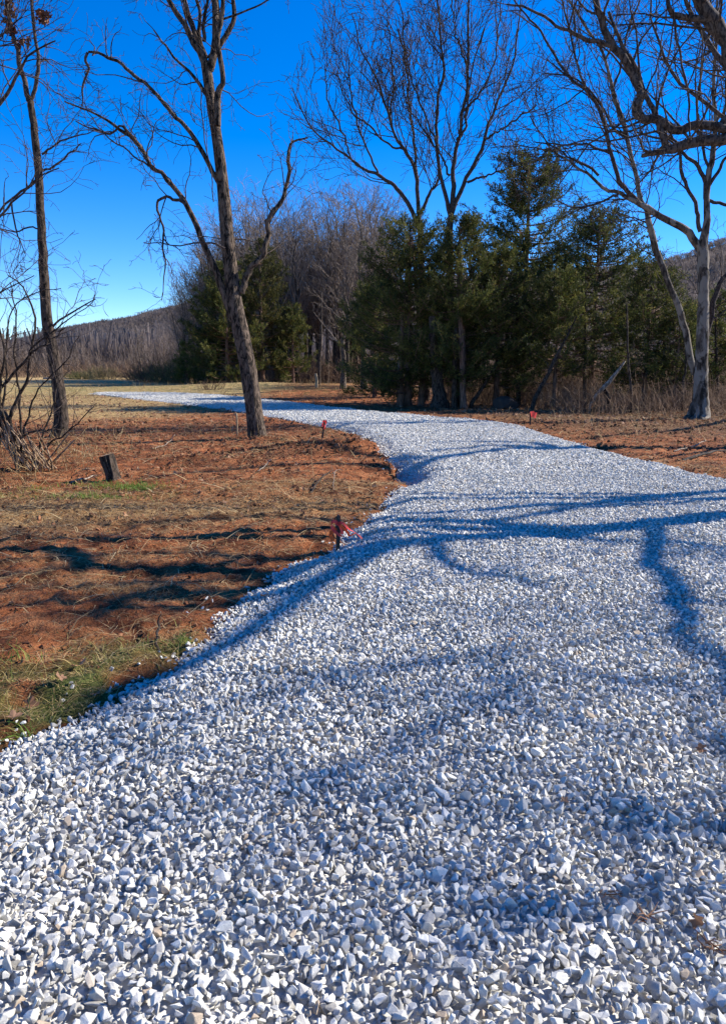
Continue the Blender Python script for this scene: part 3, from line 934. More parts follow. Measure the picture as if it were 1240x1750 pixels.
# --- tree just outside the left edge, its boughs reach in
yL = 11.0
bL = np.array([-6.9, yL, gz1(-6.9, yL) - 0.05])
L_tr = spline([[*bL, 0.17], [-6.85, yL, 1.5, 0.14], [-6.7, yL + .1, 3.0, 0.12], [-6.6, yL, 4.5, 0.10], [-6.7, yL, 6.5, 0.06]], 50)
L_limbs = [L_tr,
    spline([[-6.65, yL, 3.6, 0.04], [*P(-60, 240, yL), 0.03], [*P(0, 174, yL), 0.024], [*P(27, 133, yL), 0.02], [*P(48, 100, yL), 0.014], [*P(95, 70, yL), 0.008]], 16, 0.03),
    spline([[-6.65, yL, 2.8, 0.03], [*P(-60, 400, yL), 0.022], [*P(0, 367, yL), 0.016], [*P(30, 338, yL), 0.013], [*P(62, 308, yL), 0.010], [*P(100, 286, yL), 0.007]], 16, 0.03),
    spline([[-6.65, yL, 4.2, 0.03], [*P(-50, 130, yL), 0.022], [*P(0, 60, yL), 0.012], [*P(40, 30, yL), 0.008]], 12, 0.03),
    spline([[-6.75, yL, 2.2, 0.03], [*P(-60, 540, yL), 0.022], [*P(0, 500, yL), 0.01], [*P(60, 470, yL), 0.006]], 12, 0.03),
]
bare_tree('roadside_tree', 'dark bare tree at the frame edge, thin boughs reaching over the arching shrub', 'tree', L_limbs, bL, M_BARK_D, M_TWIG, rmin=0.003, levels=
          [dict(per_m=4.2, n=8, length=1.7, ratio=0.05, ang=45, up=0.05, wander=0.22, tmin=0.15, rmax=0.010, sides=4),
           dict(per_m=4.5, n=6, length=0.7, ratio=0.15, ang=45, up=0.0, wander=0.25, tmin=0.1, rmax=0.005, sides=3),
           dict(per_m=4.0, n=4, length=0.15, ratio=0.1, ang=45, up=0.0, wander=0.25, tmin=0.1, rmax=0.003, sides=3)])

# --- overhanging tree outside the right edge: visible boughs + the long shadows on the stone
N1 = np.array([7.0, 8.5, 0.05])
N1_tr = S_limb([(1240, 913, 2.45, .165), (1080, 932, 3.3, .155), (900, 950, 4.1, .14), (700, 965, 5.0, .085), (600, 983, 5.45, .065), (480, 1042, 5.95, .055), (400, 1100, 6.35, .05), (300, 1165, 6.8, .045), (200, 1215, 7.2, .04), (80, 1270, 7.7, .025)],
              70, 0.0, [[7.0, 8.5, 0.0, 0.24], [7.0, 8.5, 0.6, 0.19], [7.05, 8.5, 1.5, 0.17]], k=1.35)
hub = [7.05, 8.45, 3.6]
yN = 8.8
N1_limbs = [N1_tr,
    spline([[*hub, .10], [6.2, 8.6, 3.7, .085], [5.2, 8.75, 3.95, .075], [*P(1262, 222, yN), .052], [*P(1225, 217, yN), .048], [*P(1180, 216, yN), .046], [*P(1150, 224, yN), .044], [*P(1128, 208, yN), .046], [*P(1104, 202, yN), .044], [*P(1090, 196, yN), .05], [*P(1087, 182, yN), .05], [*P(1094, 165, yN), .045],
            [*P(1090, 148, yN), .042], [*P(1070, 108, yN), .042], [*P(1045, 75, yN), .038], [*P(1025, 30, yN), .034], [*P(1015, -5, yN), .03], [*P(990, -70, yN), .02]], 70, 0.02),
    spline([[*hub, .10], [6.2, 8.8, 3.55, .09], [5.2, 9.0, 3.75, .075], [*P(1262, 241, yN), .062], [*P(1220, 241, yN), .06], [*P(1180, 244, yN), .054], [*P(1150, 254, yN), .05], [*P(1130, 259, yN), .036], [*P(1112, 262, yN), .03], [*P(1096, 265, yN), .022]], 40, 0.01),
    spline([[*P(1140, 252, yN), .042], [*P(1130, 235, yN), .034], [*P(1118, 195, yN), .028], [*P(1105, 165, yN), .026], [*P(1085, 115, yN), .024], [*P(1060, 75, yN), .02], [*P(1040, 20, yN), .014]], 24, 0.02),
    spline([[*P(1042, 78, yN), .024], [*P(1020, 72, yN), .022], [*P(1000, 66, yN), .022], [*P(985, 58, yN), .02], [*P(960, 50, yN), .016], [*P(935, 30, yN), .014], [*P(900, 15, yN), .012], [*P(865, 5, yN), .008]], 20, 0.02),
    spline([[7.5, 8.3, 5.6, .10], [6.3, 8.5, 5.75, .09], [*P(1300, 120, 8.6), .085], [*P(1240, 66, 8.6), .078], [*P(1215, 30, 8.6), .072], [*P(1195, 0, 8.6), .065], [*P(1165, -50, 8.6), .05]], 26, 0.02),
    spline([[*P(1232, 62, 8.6), .045], [*P(1215, 48, 8.6), .04], [*P(1200, 33, 8.6), .035], [*P(1180, 30, 8.6), .032], [*P(1160, 28, 8.6), .028], [*P(1143, 15, 8.6), .024], [*P(1138, -10, 8.6), .02]], 24, 0.02),
    spline([[*P(1250, 195, yN), .04], [*P(1238, 205, yN), .04], [*P(1232, 214, yN), .04], [*P(1222, 218, yN), .04]], 8, 0.0),
    spline([[*P(1150, 30, 8.6), .014], [*P(1155, 60, 8.6), .012], [*P(1160, 100, 8.6), .011], [*P(1172, 150, 8.6), .011], [*P(1176, 200, 8.6), .010], [*P(1178, 245, 8.6), .009]], 16, 0.03),
    S_limb([(1060, 938, 3.5, .09), (1055, 985, 3.75, .085), (1060, 1030, 3.95, .08), (1088, 1078, 4.2, .085), (1082, 1110, 4.4, .07), (1100, 1165, 4.7, .06), (1140, 1220, 5.0, .055), (1165, 1290, 5.4, .045), (1210, 1380, 5.9, .03)], 30, 0.05, k=0.75),
    S_limb([(1085, 1075, 4.2, .04), (1125, 1085, 4.3, .03), (1180, 1090, 4.5, .02)], 10, 0.03, k=1.25),
    S_limb([(640, 972, 5.2, .06), (560, 978, 5.6, .07), (400, 1030, 6.1, .06), (220, 1048, 6.8, .05), (60, 1058, 7.4, .04), (-80, 1070, 8, .03)], 26, 0.05, k=1.5),
    S_limb([(760, 960, 4.8, .05), (600, 955, 5.4, .05), (430, 982, 6.0, .045), (280, 992, 6.6, .04), (60, 1000, 7.2, .035), (-60, 1010, 7.6, .03)], 26, 0.05, k=1.5),
    S_limb([(600, 962, 5.4, .04), (440, 975, 6.2, .045), (250, 968, 7.0, .04), (60, 978, 7.8, .03), (-60, 980, 8.3, .02)], 20, 0.02, k=1.3),
    S_limb([(560, 1000, 5.6, .045), (420, 1012, 6.2, .05), (240, 1018, 7.0, .045), (60, 1030, 7.7, .035), (-60, 1036, 8.2, .02)], 20, 0.02, k=1.3),
    S_limb([(500, 1040, 5.9, .05), (340, 1062, 6.6, .05), (160, 1068, 7.3, .045), (0, 1085, 8.0, .03)], 20, 0.02, k=1.3),
    S_limb([(680, 968, 5.1, .05), (720, 1010, 5.3, .045), (760, 1030, 5.5, .03), (850, 1060, 5.8, .02)], 14, 0.05, k=1.25),
    S_limb([(480, 1045, 6.0, .07), (420, 1060, 6.2, .06), (250, 1030, 6.8, .05), (100, 1090, 7.5, .04)], 16, 0.05, k=1.25),
    S_limb([(300, 1165, 6.8, .05), (240, 1180, 7.0, .05), (120, 1230, 7.4, .04), (60, 1330, 8.0, .03)], 16, 0.05, k=1.25),
    S_limb([(900, 950, 4.0, .04), (1000, 965, 4.3, .035), (1160, 975, 4.8, .025), (1240, 985, 5.2, .015)], 16, 0.04, k=1.25),
]
bare_tree('overhanging_tree', 'dark bare tree whose thick crooked boughs hang high over the road', 'tree', N1_limbs, N1, M_BARK_A, M_TWIG, rmin=0.0028, levels=
          [dict(per_m=3.0, n=8, length=1.7, ratio=0.04, ang=50, up=0.12, wander=0.22, tmin=0.3, rmax=0.014, sides=5),
           dict(per_m=4.2, n=6, length=0.8, ratio=0.12, ang=45, up=0.06, wander=0.25, tmin=0.1, rmax=0.006, sides=3),
           dict(per_m=4.5, n=4, length=0.36, ratio=0.1, ang=45, up=0.05, wander=0.25, tmin=0.1, rmax=0.003, sides=3)])

N2 = np.array([8.4, 10.2, 0.05])
N2_limbs = [
    S_limb([(1240, 868, 2.8, .11), (1100, 878, 3.6, .10), (1000, 889, 4.2, .095), (880, 900, 4.8, .085), (760, 905, 5.4, .07), (640, 912, 6.0, .06), (430, 903, 6.7, .05), (200, 912, 7.6, .04), (20, 920, 8.4, .03)], 60, 0, [[8.4, 10.2, 0, .17], [8.4, 10.2, 1.2, .13]], k=1.15),
    S_limb([(1100, 893, 3.6, .055), (1010, 897, 4.1, .055), (930, 903, 4.5, .06), (840, 922, 5.1, .05), (740, 930, 5.6, .045), (620, 940, 6.2, .03)], 30, 0.03, [[*S(1240, 880, 2.9), .06]], k=1.15),
    S_limb([(1240, 884, 2.9, .05), (1100, 885, 3.7, .05), (1000, 893, 4.3, .04)], 12, 0.02, k=1.15),
    spline([[8.3, 10.2, 3.4, .07], [7.0, 10.6, 4.6, .06], [*P(1290, 160, 10.9), .05], [*P(1230, 100, 11), .035], [*P(1190, 40, 11), .03], [*P(1160, -30, 11), .02]], 20, .04),
    spline([[8.3, 10.2, 3.0, .07], [7.0, 10.6, 3.8, .05], [*P(1290, 230, 11), .03], [*P(1220, 190, 11), .025], [*P(1150, 130, 11), .02], [*P(1120, 60, 11), .015], [*P(1110, -20, 11), .01]], 20, .04),
]
bare_tree('twin_stem_tree', 'bare tree seen as fine upper twigs behind the thick crooked boughs', 'tree', N2_limbs, N2, M_BARK_A, M_TWIG, rmin=0.0028, levels=
          [dict(per_m=3.2, n=8, length=1.8, ratio=0.05, ang=48, up=0.12, wander=0.22, tmin=0.3, rmax=0.012, sides=4),
           dict(per_m=4.2, n=6, length=0.8, ratio=0.12, ang=45, up=0.06, wander=0.25, tmin=0.1, rmax=0.006, sides=3),
           dict(per_m=4.5, n=4, length=0.36, ratio=0.1, ang=45, up=0.05, wander=0.25, tmin=0.1, rmax=0.003, sides=3)])

N3 = np.array([12.4, 16.7, 0.15])
N3_limbs = [
    S_limb([(700, 806, 8.2, .07), (600, 802, 8.9, .07), (480, 806, 9.6, .06), (340, 818, 10.3, .05), (200, 832, 11, .03)], 24, 0.03, k=1.6),
    S_limb([(700, 800, 8.0, .06), (560, 783, 9.0, .05), (420, 778, 9.8, .05), (300, 782, 10.6, .03)], 20, 0.03, k=1.4),
    S_limb([(1045, 774, 5.0, .17), (980, 781, 5.6, .15), (930, 784, 6.0, .13), (870, 784, 6.6, .10), (800, 790, 7.2, .08), (730, 800, 7.9, .06), (690, 812, 8.4, .05)], 60, 0, [[12.4, 16.7, 0, .26], [12.3, 16.7, 1.4, .19], [12.35, 16.65, 3.2, .18]], k=1.6),
    S_limb([(930, 784, 6.0, .07), (880, 773, 6.6, .06), (800, 771, 7.3, .05), (720, 772, 8.0, .04)], 14, 0.04, k=1.6),
    S_limb([(900, 785, 6.3, .06), (820, 780, 7.0, .05), (740, 786, 7.6, .04), (700, 790, 8.0, .03)], 14, 0.04, k=1.6),
    S_limb([(1240, 772, 3.0, .05), (1180, 783, 3.6, .04), (1140, 790, 4.1, .03), (1080, 800, 4.6, .02)], 14, 0.04, k=1.6),
    S_limb([(1240, 725, 3.0, .08), (1150, 742, 4.0, .07), (1060, 750, 4.8, .05), (980, 760, 5.8, .03)], 14, 0.04, k=1.6),
]
bare_tree('shading_tree', 'bare tree beyond the frame edge whose branched shadow crosses the road bend', 'tree', [N3_limbs[2]] + N3_limbs[:2] + N3_limbs[3:], N3, M_BARK_A, M_TWIG, rmin=0.0028, levels=
          [dict(per_m=1.6, n=7, length=1.1, ratio=0.06, ang=45, up=0.12, wander=0.22, tmin=0.35, rmax=0.014, sides=4),
           dict(per_m=3.0, n=5, length=0.45, ratio=0.12, ang=45, up=0.06, wander=0.25, tmin=0.1, rmax=0.006, sides=3)])

# nearer tree behind the viewer's side: broken shade over the closest stones
N4 = np.array([8.6, 2.0, 0.1])
def SP_(px, py, z, r_): return (px, py, z, r_)
N4_limbs = [
    spline([[8.6, 2.0, 0, .26], [8.6, 2.0, 1.6, .2], [8.5, 2.0, 3.2, .18], [8.3, 1.9, 4.8, .14], [8.2, 1.8, 6.5, .1], [8.2, 1.7, 8.5, .03]], 60),
    S_limb([(1150, 1300, 5.6, .014), (900, 1230, 6.2, .02), (700, 1200, 6.8, .018), (500, 1230, 7.4, .015), (250, 1300, 8.0, .012)], 20, 0.15, [[8.3, 2.0, 4.4, .03]]),
    S_limb([(1150, 1420, 5.6, .014), (950, 1350, 6.2, .02), (700, 1290, 6.8, .018), (500, 1400, 7.4, .015), (200, 1500, 8.0, .01)], 20, 0.15, [[8.35, 2.0, 4.0, .03]]),
    S_limb([(1240, 1560, 5.4, .014), (1000, 1540, 6, .02), (700, 1500, 6.6, .015), (300, 1420, 7.2, .015), (60, 1370, 7.7, .012)], 20, 0.15, [[8.4, 2.0, 3.7, .03]]),
    S_limb([(1240, 1680, 5.4, .014), (870, 1690, 6, .022), (500, 1650, 6.6, .012), (100, 1600, 7.2, .012)], 20, 0.15, [[8.4, 2.0, 3.4, .03]]),
]
bare_tree('roadside_tree', 'bare tree beside the road whose fine twigs dapple the closest stones with shade', 'tree', N4_limbs, N4, M_BARK_A, M_TWIG, rmin=0.0028, levels=
          [dict(per_m=3.6, n=7, length=1.2, ratio=0.05, ang=50, up=0.05, wander=0.25, tmin=0.25, rmax=0.020, sides=4),
           dict(per_m=4.0, n=5, length=0.5, ratio=0.12, ang=45, up=0.03, wander=0.25, tmin=0.1, rmax=0.008, sides=3),
           dict(per_m=4.0, n=4, length=0.18, ratio=0.1, ang=45, up=0.0, wander=0.25, tmin=0.1, rmax=0.005, sides=3)])

# --- pale mottled tree at the wood's edge (right)
bR = G(1192, 716); YR = bR[1]
bR = np.array([bR[0], YR, gz1(bR[0], YR) - 0.05])
R_limbs = [
    px_limb([(1188, 728, 64), (1192, 712, 46), (1196, 680, 30), (1197, 640, 25), (1199, 590, 23), (1200, 540, 21), (1201, 480, 20), (1200, 430, 21)], YR, 60),
    px_limb([(1186, 640, 12), (1172, 570, 12), (1160, 530, 12), (1143, 490, 11), (1128, 450, 12), (1113, 405, 12), (1106, 365, 10), (1097, 345, 9), (1085, 300, 8), (1073, 250, 8), (1068, 215, 8), (1055, 190, 8), (1045, 150, 6), (1035, 110, 5), (1018, 70, 4.5), (990, 30, 4), (965, -10, 3)], YR + 0.5, 44, 0.06),
    px_limb([(1200, 432, 19), (1206, 380, 13), (1207, 340, 11), (1210, 300, 11), (1216, 270, 10), (1220, 240, 9), (1222, 200, 7), (1218, 150, 6), (1222, 80, 5), (1225, 0, 4)], YR, 26, 0.05),
    px_limb([(1199, 430, 17), (1185, 408, 14), (1168, 392, 13), (1140, 376, 12), (1110, 360, 11), (1085, 345, 9), (1060, 332, 7), (1035, 322, 6), (1010, 305, 5), (985, 285, 4), (960, 268, 3.5), (930, 245, 2.5)], YR, 30, 0.06),
    px_limb([(1090, 346, 9), (1072, 330, 8.5), (1060, 315, 8), (1052, 290, 7.5), (1042, 262, 7), (1035, 230, 6.5), (1022, 185, 6), (1000, 155, 5.5), (975, 135, 5), (955, 110, 4.5), (935, 75, 4), (915, 45, 3.5), (895, 20, 3), (870, -10, 2)], YR, 34, 0.06),
    px_limb([(1196, 396, 8), (1191, 370, 7.5), (1188, 350, 7), (1178, 330, 6.5), (1170, 312, 6.5), (1163, 290, 6), (1162, 268, 5), (1166, 240, 4)], YR - 0.3, 20, 0.05),
    px_limb([(1207, 350, 9), (1203, 310, 8), (1190, 285, 7), (1170, 265, 6), (1150, 250, 5), (1120, 235, 4), (1085, 225, 3)], YR, 20, 0.06),
    px_limb([(1206, 345, 7), (1222, 345, 6), (1240, 350, 6), (1280, 360, 5)], YR, 12, 0.05),
    px_limb([(1209, 320, 7), (1228, 290, 6), (1245, 265, 5), (1290, 230, 4)], YR, 12, 0.05),
    px_limb([(1202, 590, 10), (1212, 550, 11), (1220, 510, 10), (1232, 478, 8), (1260, 450, 6)], YR + 0.3, 14, 0.05),
    px_limb([(1055, 334, 5), (1030, 340, 4), (1010, 350, 4), (985, 352, 3), (950, 340, 2)], YR, 14, 0.08),
    px_limb([(1042, 262, 5), (1015, 250, 4), (985, 248, 3.5), (950, 245, 3), (910, 240, 2)], YR, 14, 0.08),
    px_limb([(1022, 300, 5), (985, 275, 4), (955, 258, 3), (925, 235, 2.5), (905, 200, 2)], YR, 14, 0.08),
    px_limb([(1070, 235, 5), (1045, 215, 4), (1020, 170, 4), (1000, 150, 3), (965, 130, 3), (930, 125, 2)], YR, 14, 0.08),
    px_limb([(1000, 155, 4), (985, 110, 4), (975, 60, 3.5), (960, 10, 3), (950, -40, 2)], YR, 14, 0.08),
    px_limb([(1045, 160, 4), (1060, 110, 4), (1070, 60, 3.5), (1090, 0, 3)], YR, 14, 0.08),
    px_limb([(1212, 290, 5), (1195, 230, 5), (1190, 170, 4), (1200, 110, 3.5), (1210, 40, 3)], YR, 14, 0.08),
    px_limb([(1218, 255, 5), (1235, 200, 5), (1240, 130, 4), (1235, 60, 3)], YR, 14, 0.08),
]
bare_tree('pale_bark_tree', 'bare tree with pale mottled trunk and wide spreading limbs at the wood edge', 'tree', R_limbs, bR, M_SYC, M_TWIG, trunk_n=4, rmin=0.0065, levels=
          [dict(per_m=2.6, n=9, length=3.0, ratio=0.06, ang=46, up=0.10, wander=0.18, tmin=0.25, rmax=0.022, sides=4, skip_trunk=1),
           dict(per_m=3.0, n=7, length=1.5, ratio=0.15, ang=42, up=0.06, wander=0.2, tmin=0.1, rmax=0.010, sides=3),
           dict(per_m=3.3, n=5, length=0.75, ratio=0.1, ang=42, up=0.04, wander=0.2, tmin=0.1, rmax=0.006, sides=3)])

# --- broad bare trees rising behind the cedars
def centre_tree(name, label, base_px, Yc, limbs, lv=None):
    b = P(base_px[0], base_px[1], Yc); b[2] = gz1(b[0], Yc) - 0.1
    ls = []
    for i, l in enumerate(limbs):
        l = [(q[0], q[1], q[2] * 0.85) for q in l]
        ls.append(px_limb(l, Yc, 50 if i == 0 else 26, 0.0 if i == 0 else 0.10))
    ls[0][0, 2] = b[2]
    bare_tree(name, label, 'tree', ls, b, M_BARK_D, M_TWIG, rmin=0.0095, levels=lv or
              [dict(per_m=1.7, n=9, length=3.8, ratio=0.1, ang=40, up=0.14, wander=0.15, tmin=0.2, rmax=0.026, sides=4, skip_trunk=1),
               dict(per_m=2.0, n=7, length=2.3, ratio=0.15, ang=38, up=0.10, wander=0.18, tmin=0.08, rmax=0.012, sides=3),
               dict(per_m=2.8, n=5, length=1.1, ratio=0.1, ang=38, up=0.08, wander=0.18, tmin=0.1, rmax=0.007, sides=3)])


centre_tree('bare_tree', 'tallest bare tree behind the cedars, stems fanning straight up', (768, 680), 37.5, [
    [(772, 690, 20), (770, 600, 17), (768, 500, 15), (768, 400, 14), (770, 368, 13)],
    [(770, 372, 10), (760, 330, 9), (752, 300, 8), (746, 240, 7), (745, 200, 6), (752, 150, 6), (758, 100, 5), (748, 30, 4), (745, -60, 3)],
    [(768, 375, 12), (774, 330, 11), (775, 285, 9), (782, 240, 8), (790, 190, 7), (798, 150, 7), (800, 80, 5), (799, 0, 4), (800, -80, 3)],
    [(770, 370, 11), (782, 335, 10), (795, 310, 9), (812, 275, 8), (826, 240, 7), (840, 200, 6), (855, 160, 5), (875, 110, 4), (885, 50, 3), (890, -20, 2)],
    [(780, 240, 5), (795, 215, 5), (800, 160, 4), (808, 110, 3), (828, 50, 3)],
    [(750, 260, 5), (735, 220, 4), (720, 180, 4), (700, 130, 3), (690, 60, 3), (680, -20, 2)],
    [(826, 240, 5), (850, 225, 4), (880, 205, 4), (915, 180, 3)],
    [(768, 300, 5), (755, 270, 4), (735, 240, 4), (712, 205, 3), (690, 180, 2)],
    [(790, 190, 5), (815, 165, 4), (840, 120, 3), (850, 60, 3), (856, -10, 2)],
    [(798, 312, 6), (830, 300, 4), (860, 290, 3), (890, 275, 2)],
    [(800, 120, 4), (780, 60, 3), (770, 0, 3)],
])
centre_tree('bare_tree', 'wide bare tree with a long low limb, behind the dense cedar', (722, 680), 38.5, [
    [(728, 690, 17), (726, 600, 15), (722, 500, 14), (718, 420, 13), (718, 385, 12)],
    [(718, 388, 10), (714, 350, 9), (712, 310, 9), (705, 280, 8), (690, 255, 7), (675, 235, 6), (665, 200, 5), (655, 165, 5), (640, 130, 4), (615, 80, 3), (600, 20, 2)],
    [(716, 390, 11), (700, 355, 9), (685, 330, 9), (670, 315, 8), (650, 303, 7), (625, 290, 6), (600, 272, 5), (570, 252, 4), (545, 232, 3.5), (520, 200, 3), (500, 150, 2)],
    [(716, 370, 8), (730, 340, 7), (742, 318, 6), (748, 310, 5), (750, 270, 4)],
    [(712, 320, 6), (708, 240, 5), (700, 190, 4), (695, 120, 4), (680, 50, 3)],
    [(650, 303, 5), (630, 262, 4), (612, 215, 4), (600, 160, 3), (595, 90, 2)],
    [(600, 272, 4), (582, 220, 3.5), (560, 170, 3), (555, 110, 2)],
    [(690, 255, 5), (660, 245, 4), (630, 215, 3.5), (600, 190, 3), (575, 130, 2)],
    [(665, 200, 4), (672, 150, 4), (668, 90, 3), (660, 20, 2)],
])

# ------------------------------------------------------------------ background bare woods: templates grown at the origin, then copied
def wild_tree(name, label, h, stems, spread, mat_t, mat_c, dens=1.0, low=0.25):
    root = empty(name); tag(root, label, 'tree')
    T = Tubes(); C = Tubes(); P0, R0 = [], []
    for s in range(stems):
        a = rng.uniform(0, 6.28); lean = rng.uniform(0, spread)
        hh = h * rng.uniform(0.8, 1.0); x = y = 0.0; pts = []
        for k in range(9):
            f = k / 8
            x = math.cos(a) * lean * hh * f ** 1.4 + 0.02 * hh * math.sin(k * 1.7 + s) * f; y = math.sin(a) * lean * hh * f ** 1.4 + 0.02 * hh * math.cos(k * 2.1 + s) * f
            pts.append([x, y, hh * 0.9 * f - (0.1 if k == 0 else 0), h * 0.013 * (1 - 0.88 * f) / (stems ** 0.3) * (1.35 if k == 0 else 1)])
        l = spline(pts, 16)
        T.add(l[:, :3], l[:, 3], 7); P0.append(l[:, :3]); R0.append(l[:, 3])
    Pt = np.array(P0); Rd = np.array(R0)
    for lv in (dict(per_m=2.4 * dens, n=8, length=h * 0.26, ratio=0.14, ang=42, up=0.11, wander=0.15, tmin=low, rmax=0.05, sides=4),
               dict(per_m=2.6 * dens, n=6, length=h * 0.12, ratio=0.15, ang=42, up=0.06, wander=0.16, tmin=0.1, rmax=0.018, sides=3),
               dict(per_m=2.0 * dens, n=4, length=h * 0.06, ratio=0.1, ang=42, up=0.03, wander=0.16, tmin=0.1, rmax=0.011, sides=3)):
        sdn = lv.pop('sides'); Pt, Rd = spawn(Pt, Rd, **lv); Rd = np.maximum(Rd, 0.0085); C.add(Pt, Rd, sdn)
    T.build('trunk', mat_t, root); C.build('crown', mat_c, root)
    return root


H = 13.0
W_T = [wild_tree('bare_tree', 'x', H, 1, 0.05, M_BARK_D, M_WOODS, 1.0), wild_tree('bare_tree', 'x', H, 2, 0.14, M_BARK_D, M_WOODS, 1.0),
       wild_tree('bare_tree', 'x', H, 3, 0.2, M_BARK_D, M_WOODS, 0.9, 0.2), wild_tree('bare_tree', 'x', H, 1, 0.1, M_GREYB, M_TWIG_P, 1.0, 0.3)]
used_t = set()


def put_wild(k, px, Yd, top_py, label, group, sx=1.0):
    t = W_T[k]
    x = (px - 620) / F * (Yd * CP + 0)  # close to the pixel column
    x = P(px, 600, Yd)[0]
    zt = P(px, top_py, Yd)[2]; zb = gz1(x, Yd)
    s = (zt - zb) / (H * 0.93)
    loc = (x, Yd, zb); rz = rng.uniform(0, 6.28); sc = (s * sx, s * sx, s)
    if k not in used_t:
        used_t.add(k); t.location = loc; t.rotation_euler = (0, 0, rz); t.scale = sc; t['label'] = label; t['group'] = group
        return t
    return copy_tree(t, loc, rz, sc, label, group)


# the grey-brown wood between the cedars
GW = 'leafless trees packed in the grey brown wood'
LW = 'grey brown leafless tree packed among others in the wood between the two stands of cedar'
for i in range(95):
    px = 318 + (i * 37.7) % 345 + rng.uniform(-8, 8)
    Yd = rng.uniform(66, 84) + 10 * (px < 440)
    env = np.interp(px, [300, 340, 400, 440, 520, 580, 640, 680], [480, 420, 345, 332, 348, 325, 325, 370])
    top = env + rng.uniform(0, 75)
    put_wild(int(rng.integers(0, 4)), px, Yd, top, LW, GW, rng.uniform(0.9, 1.25))
put_wild(3, 622, 47, 330, 'pale crooked bare tree with whitish stem beside the thick dark cedar', GW, 1.2)
put_wild(3, 585, 50, 420, 'pale branched bare tree low in the wood in front of the grey trees', GW, 1.5)
# wood behind the cedars to the right
for i in range(30):
    px = 690 + (i * 61.3) % 620 + rng.uniform(-10, 10)
    Yd = rng.uniform(40, 66)
    top = np.interp(px, [660, 850, 1000, 1100, 1300], [330, 400, 430, 440, 380]) + rng.uniform(-10, 130)
    put_wild(int(rng.integers(0, 4)), px, Yd, top, 'leafless tree in the dim wood behind the dark cedars', 'leafless trees behind the cedars', rng.uniform(0.8, 1.2))
# far line of trees beyond the left field
for i in range(40):
    px = -40 + i * 9.6 + rng.uniform(-5, 5)
    Yd = rng.uniform(125, 175)
    top = np.interp(px, [-40, 60, 160, 240, 340], [560, 592, 600, 588, 560]) + rng.uniform(-14, 24)
    put_wild(int(rng.choice([0, 1, 2, 2])), px, Yd, top, 'small far leafless tree in the line beyond the straw field', 'far trees beyond the field', rng.uniform(1.0, 1.5))
put_wild(3, 240, 112, 556, 'whitish wide bare tree standing before the far tree line', 'far trees beyond the field', 1.5)
put_wild(3, 130, 120, 590, 'pale bare tree seen just past the slim leaning trunk, before the far tree line', 'far trees beyond the field', 1.3)

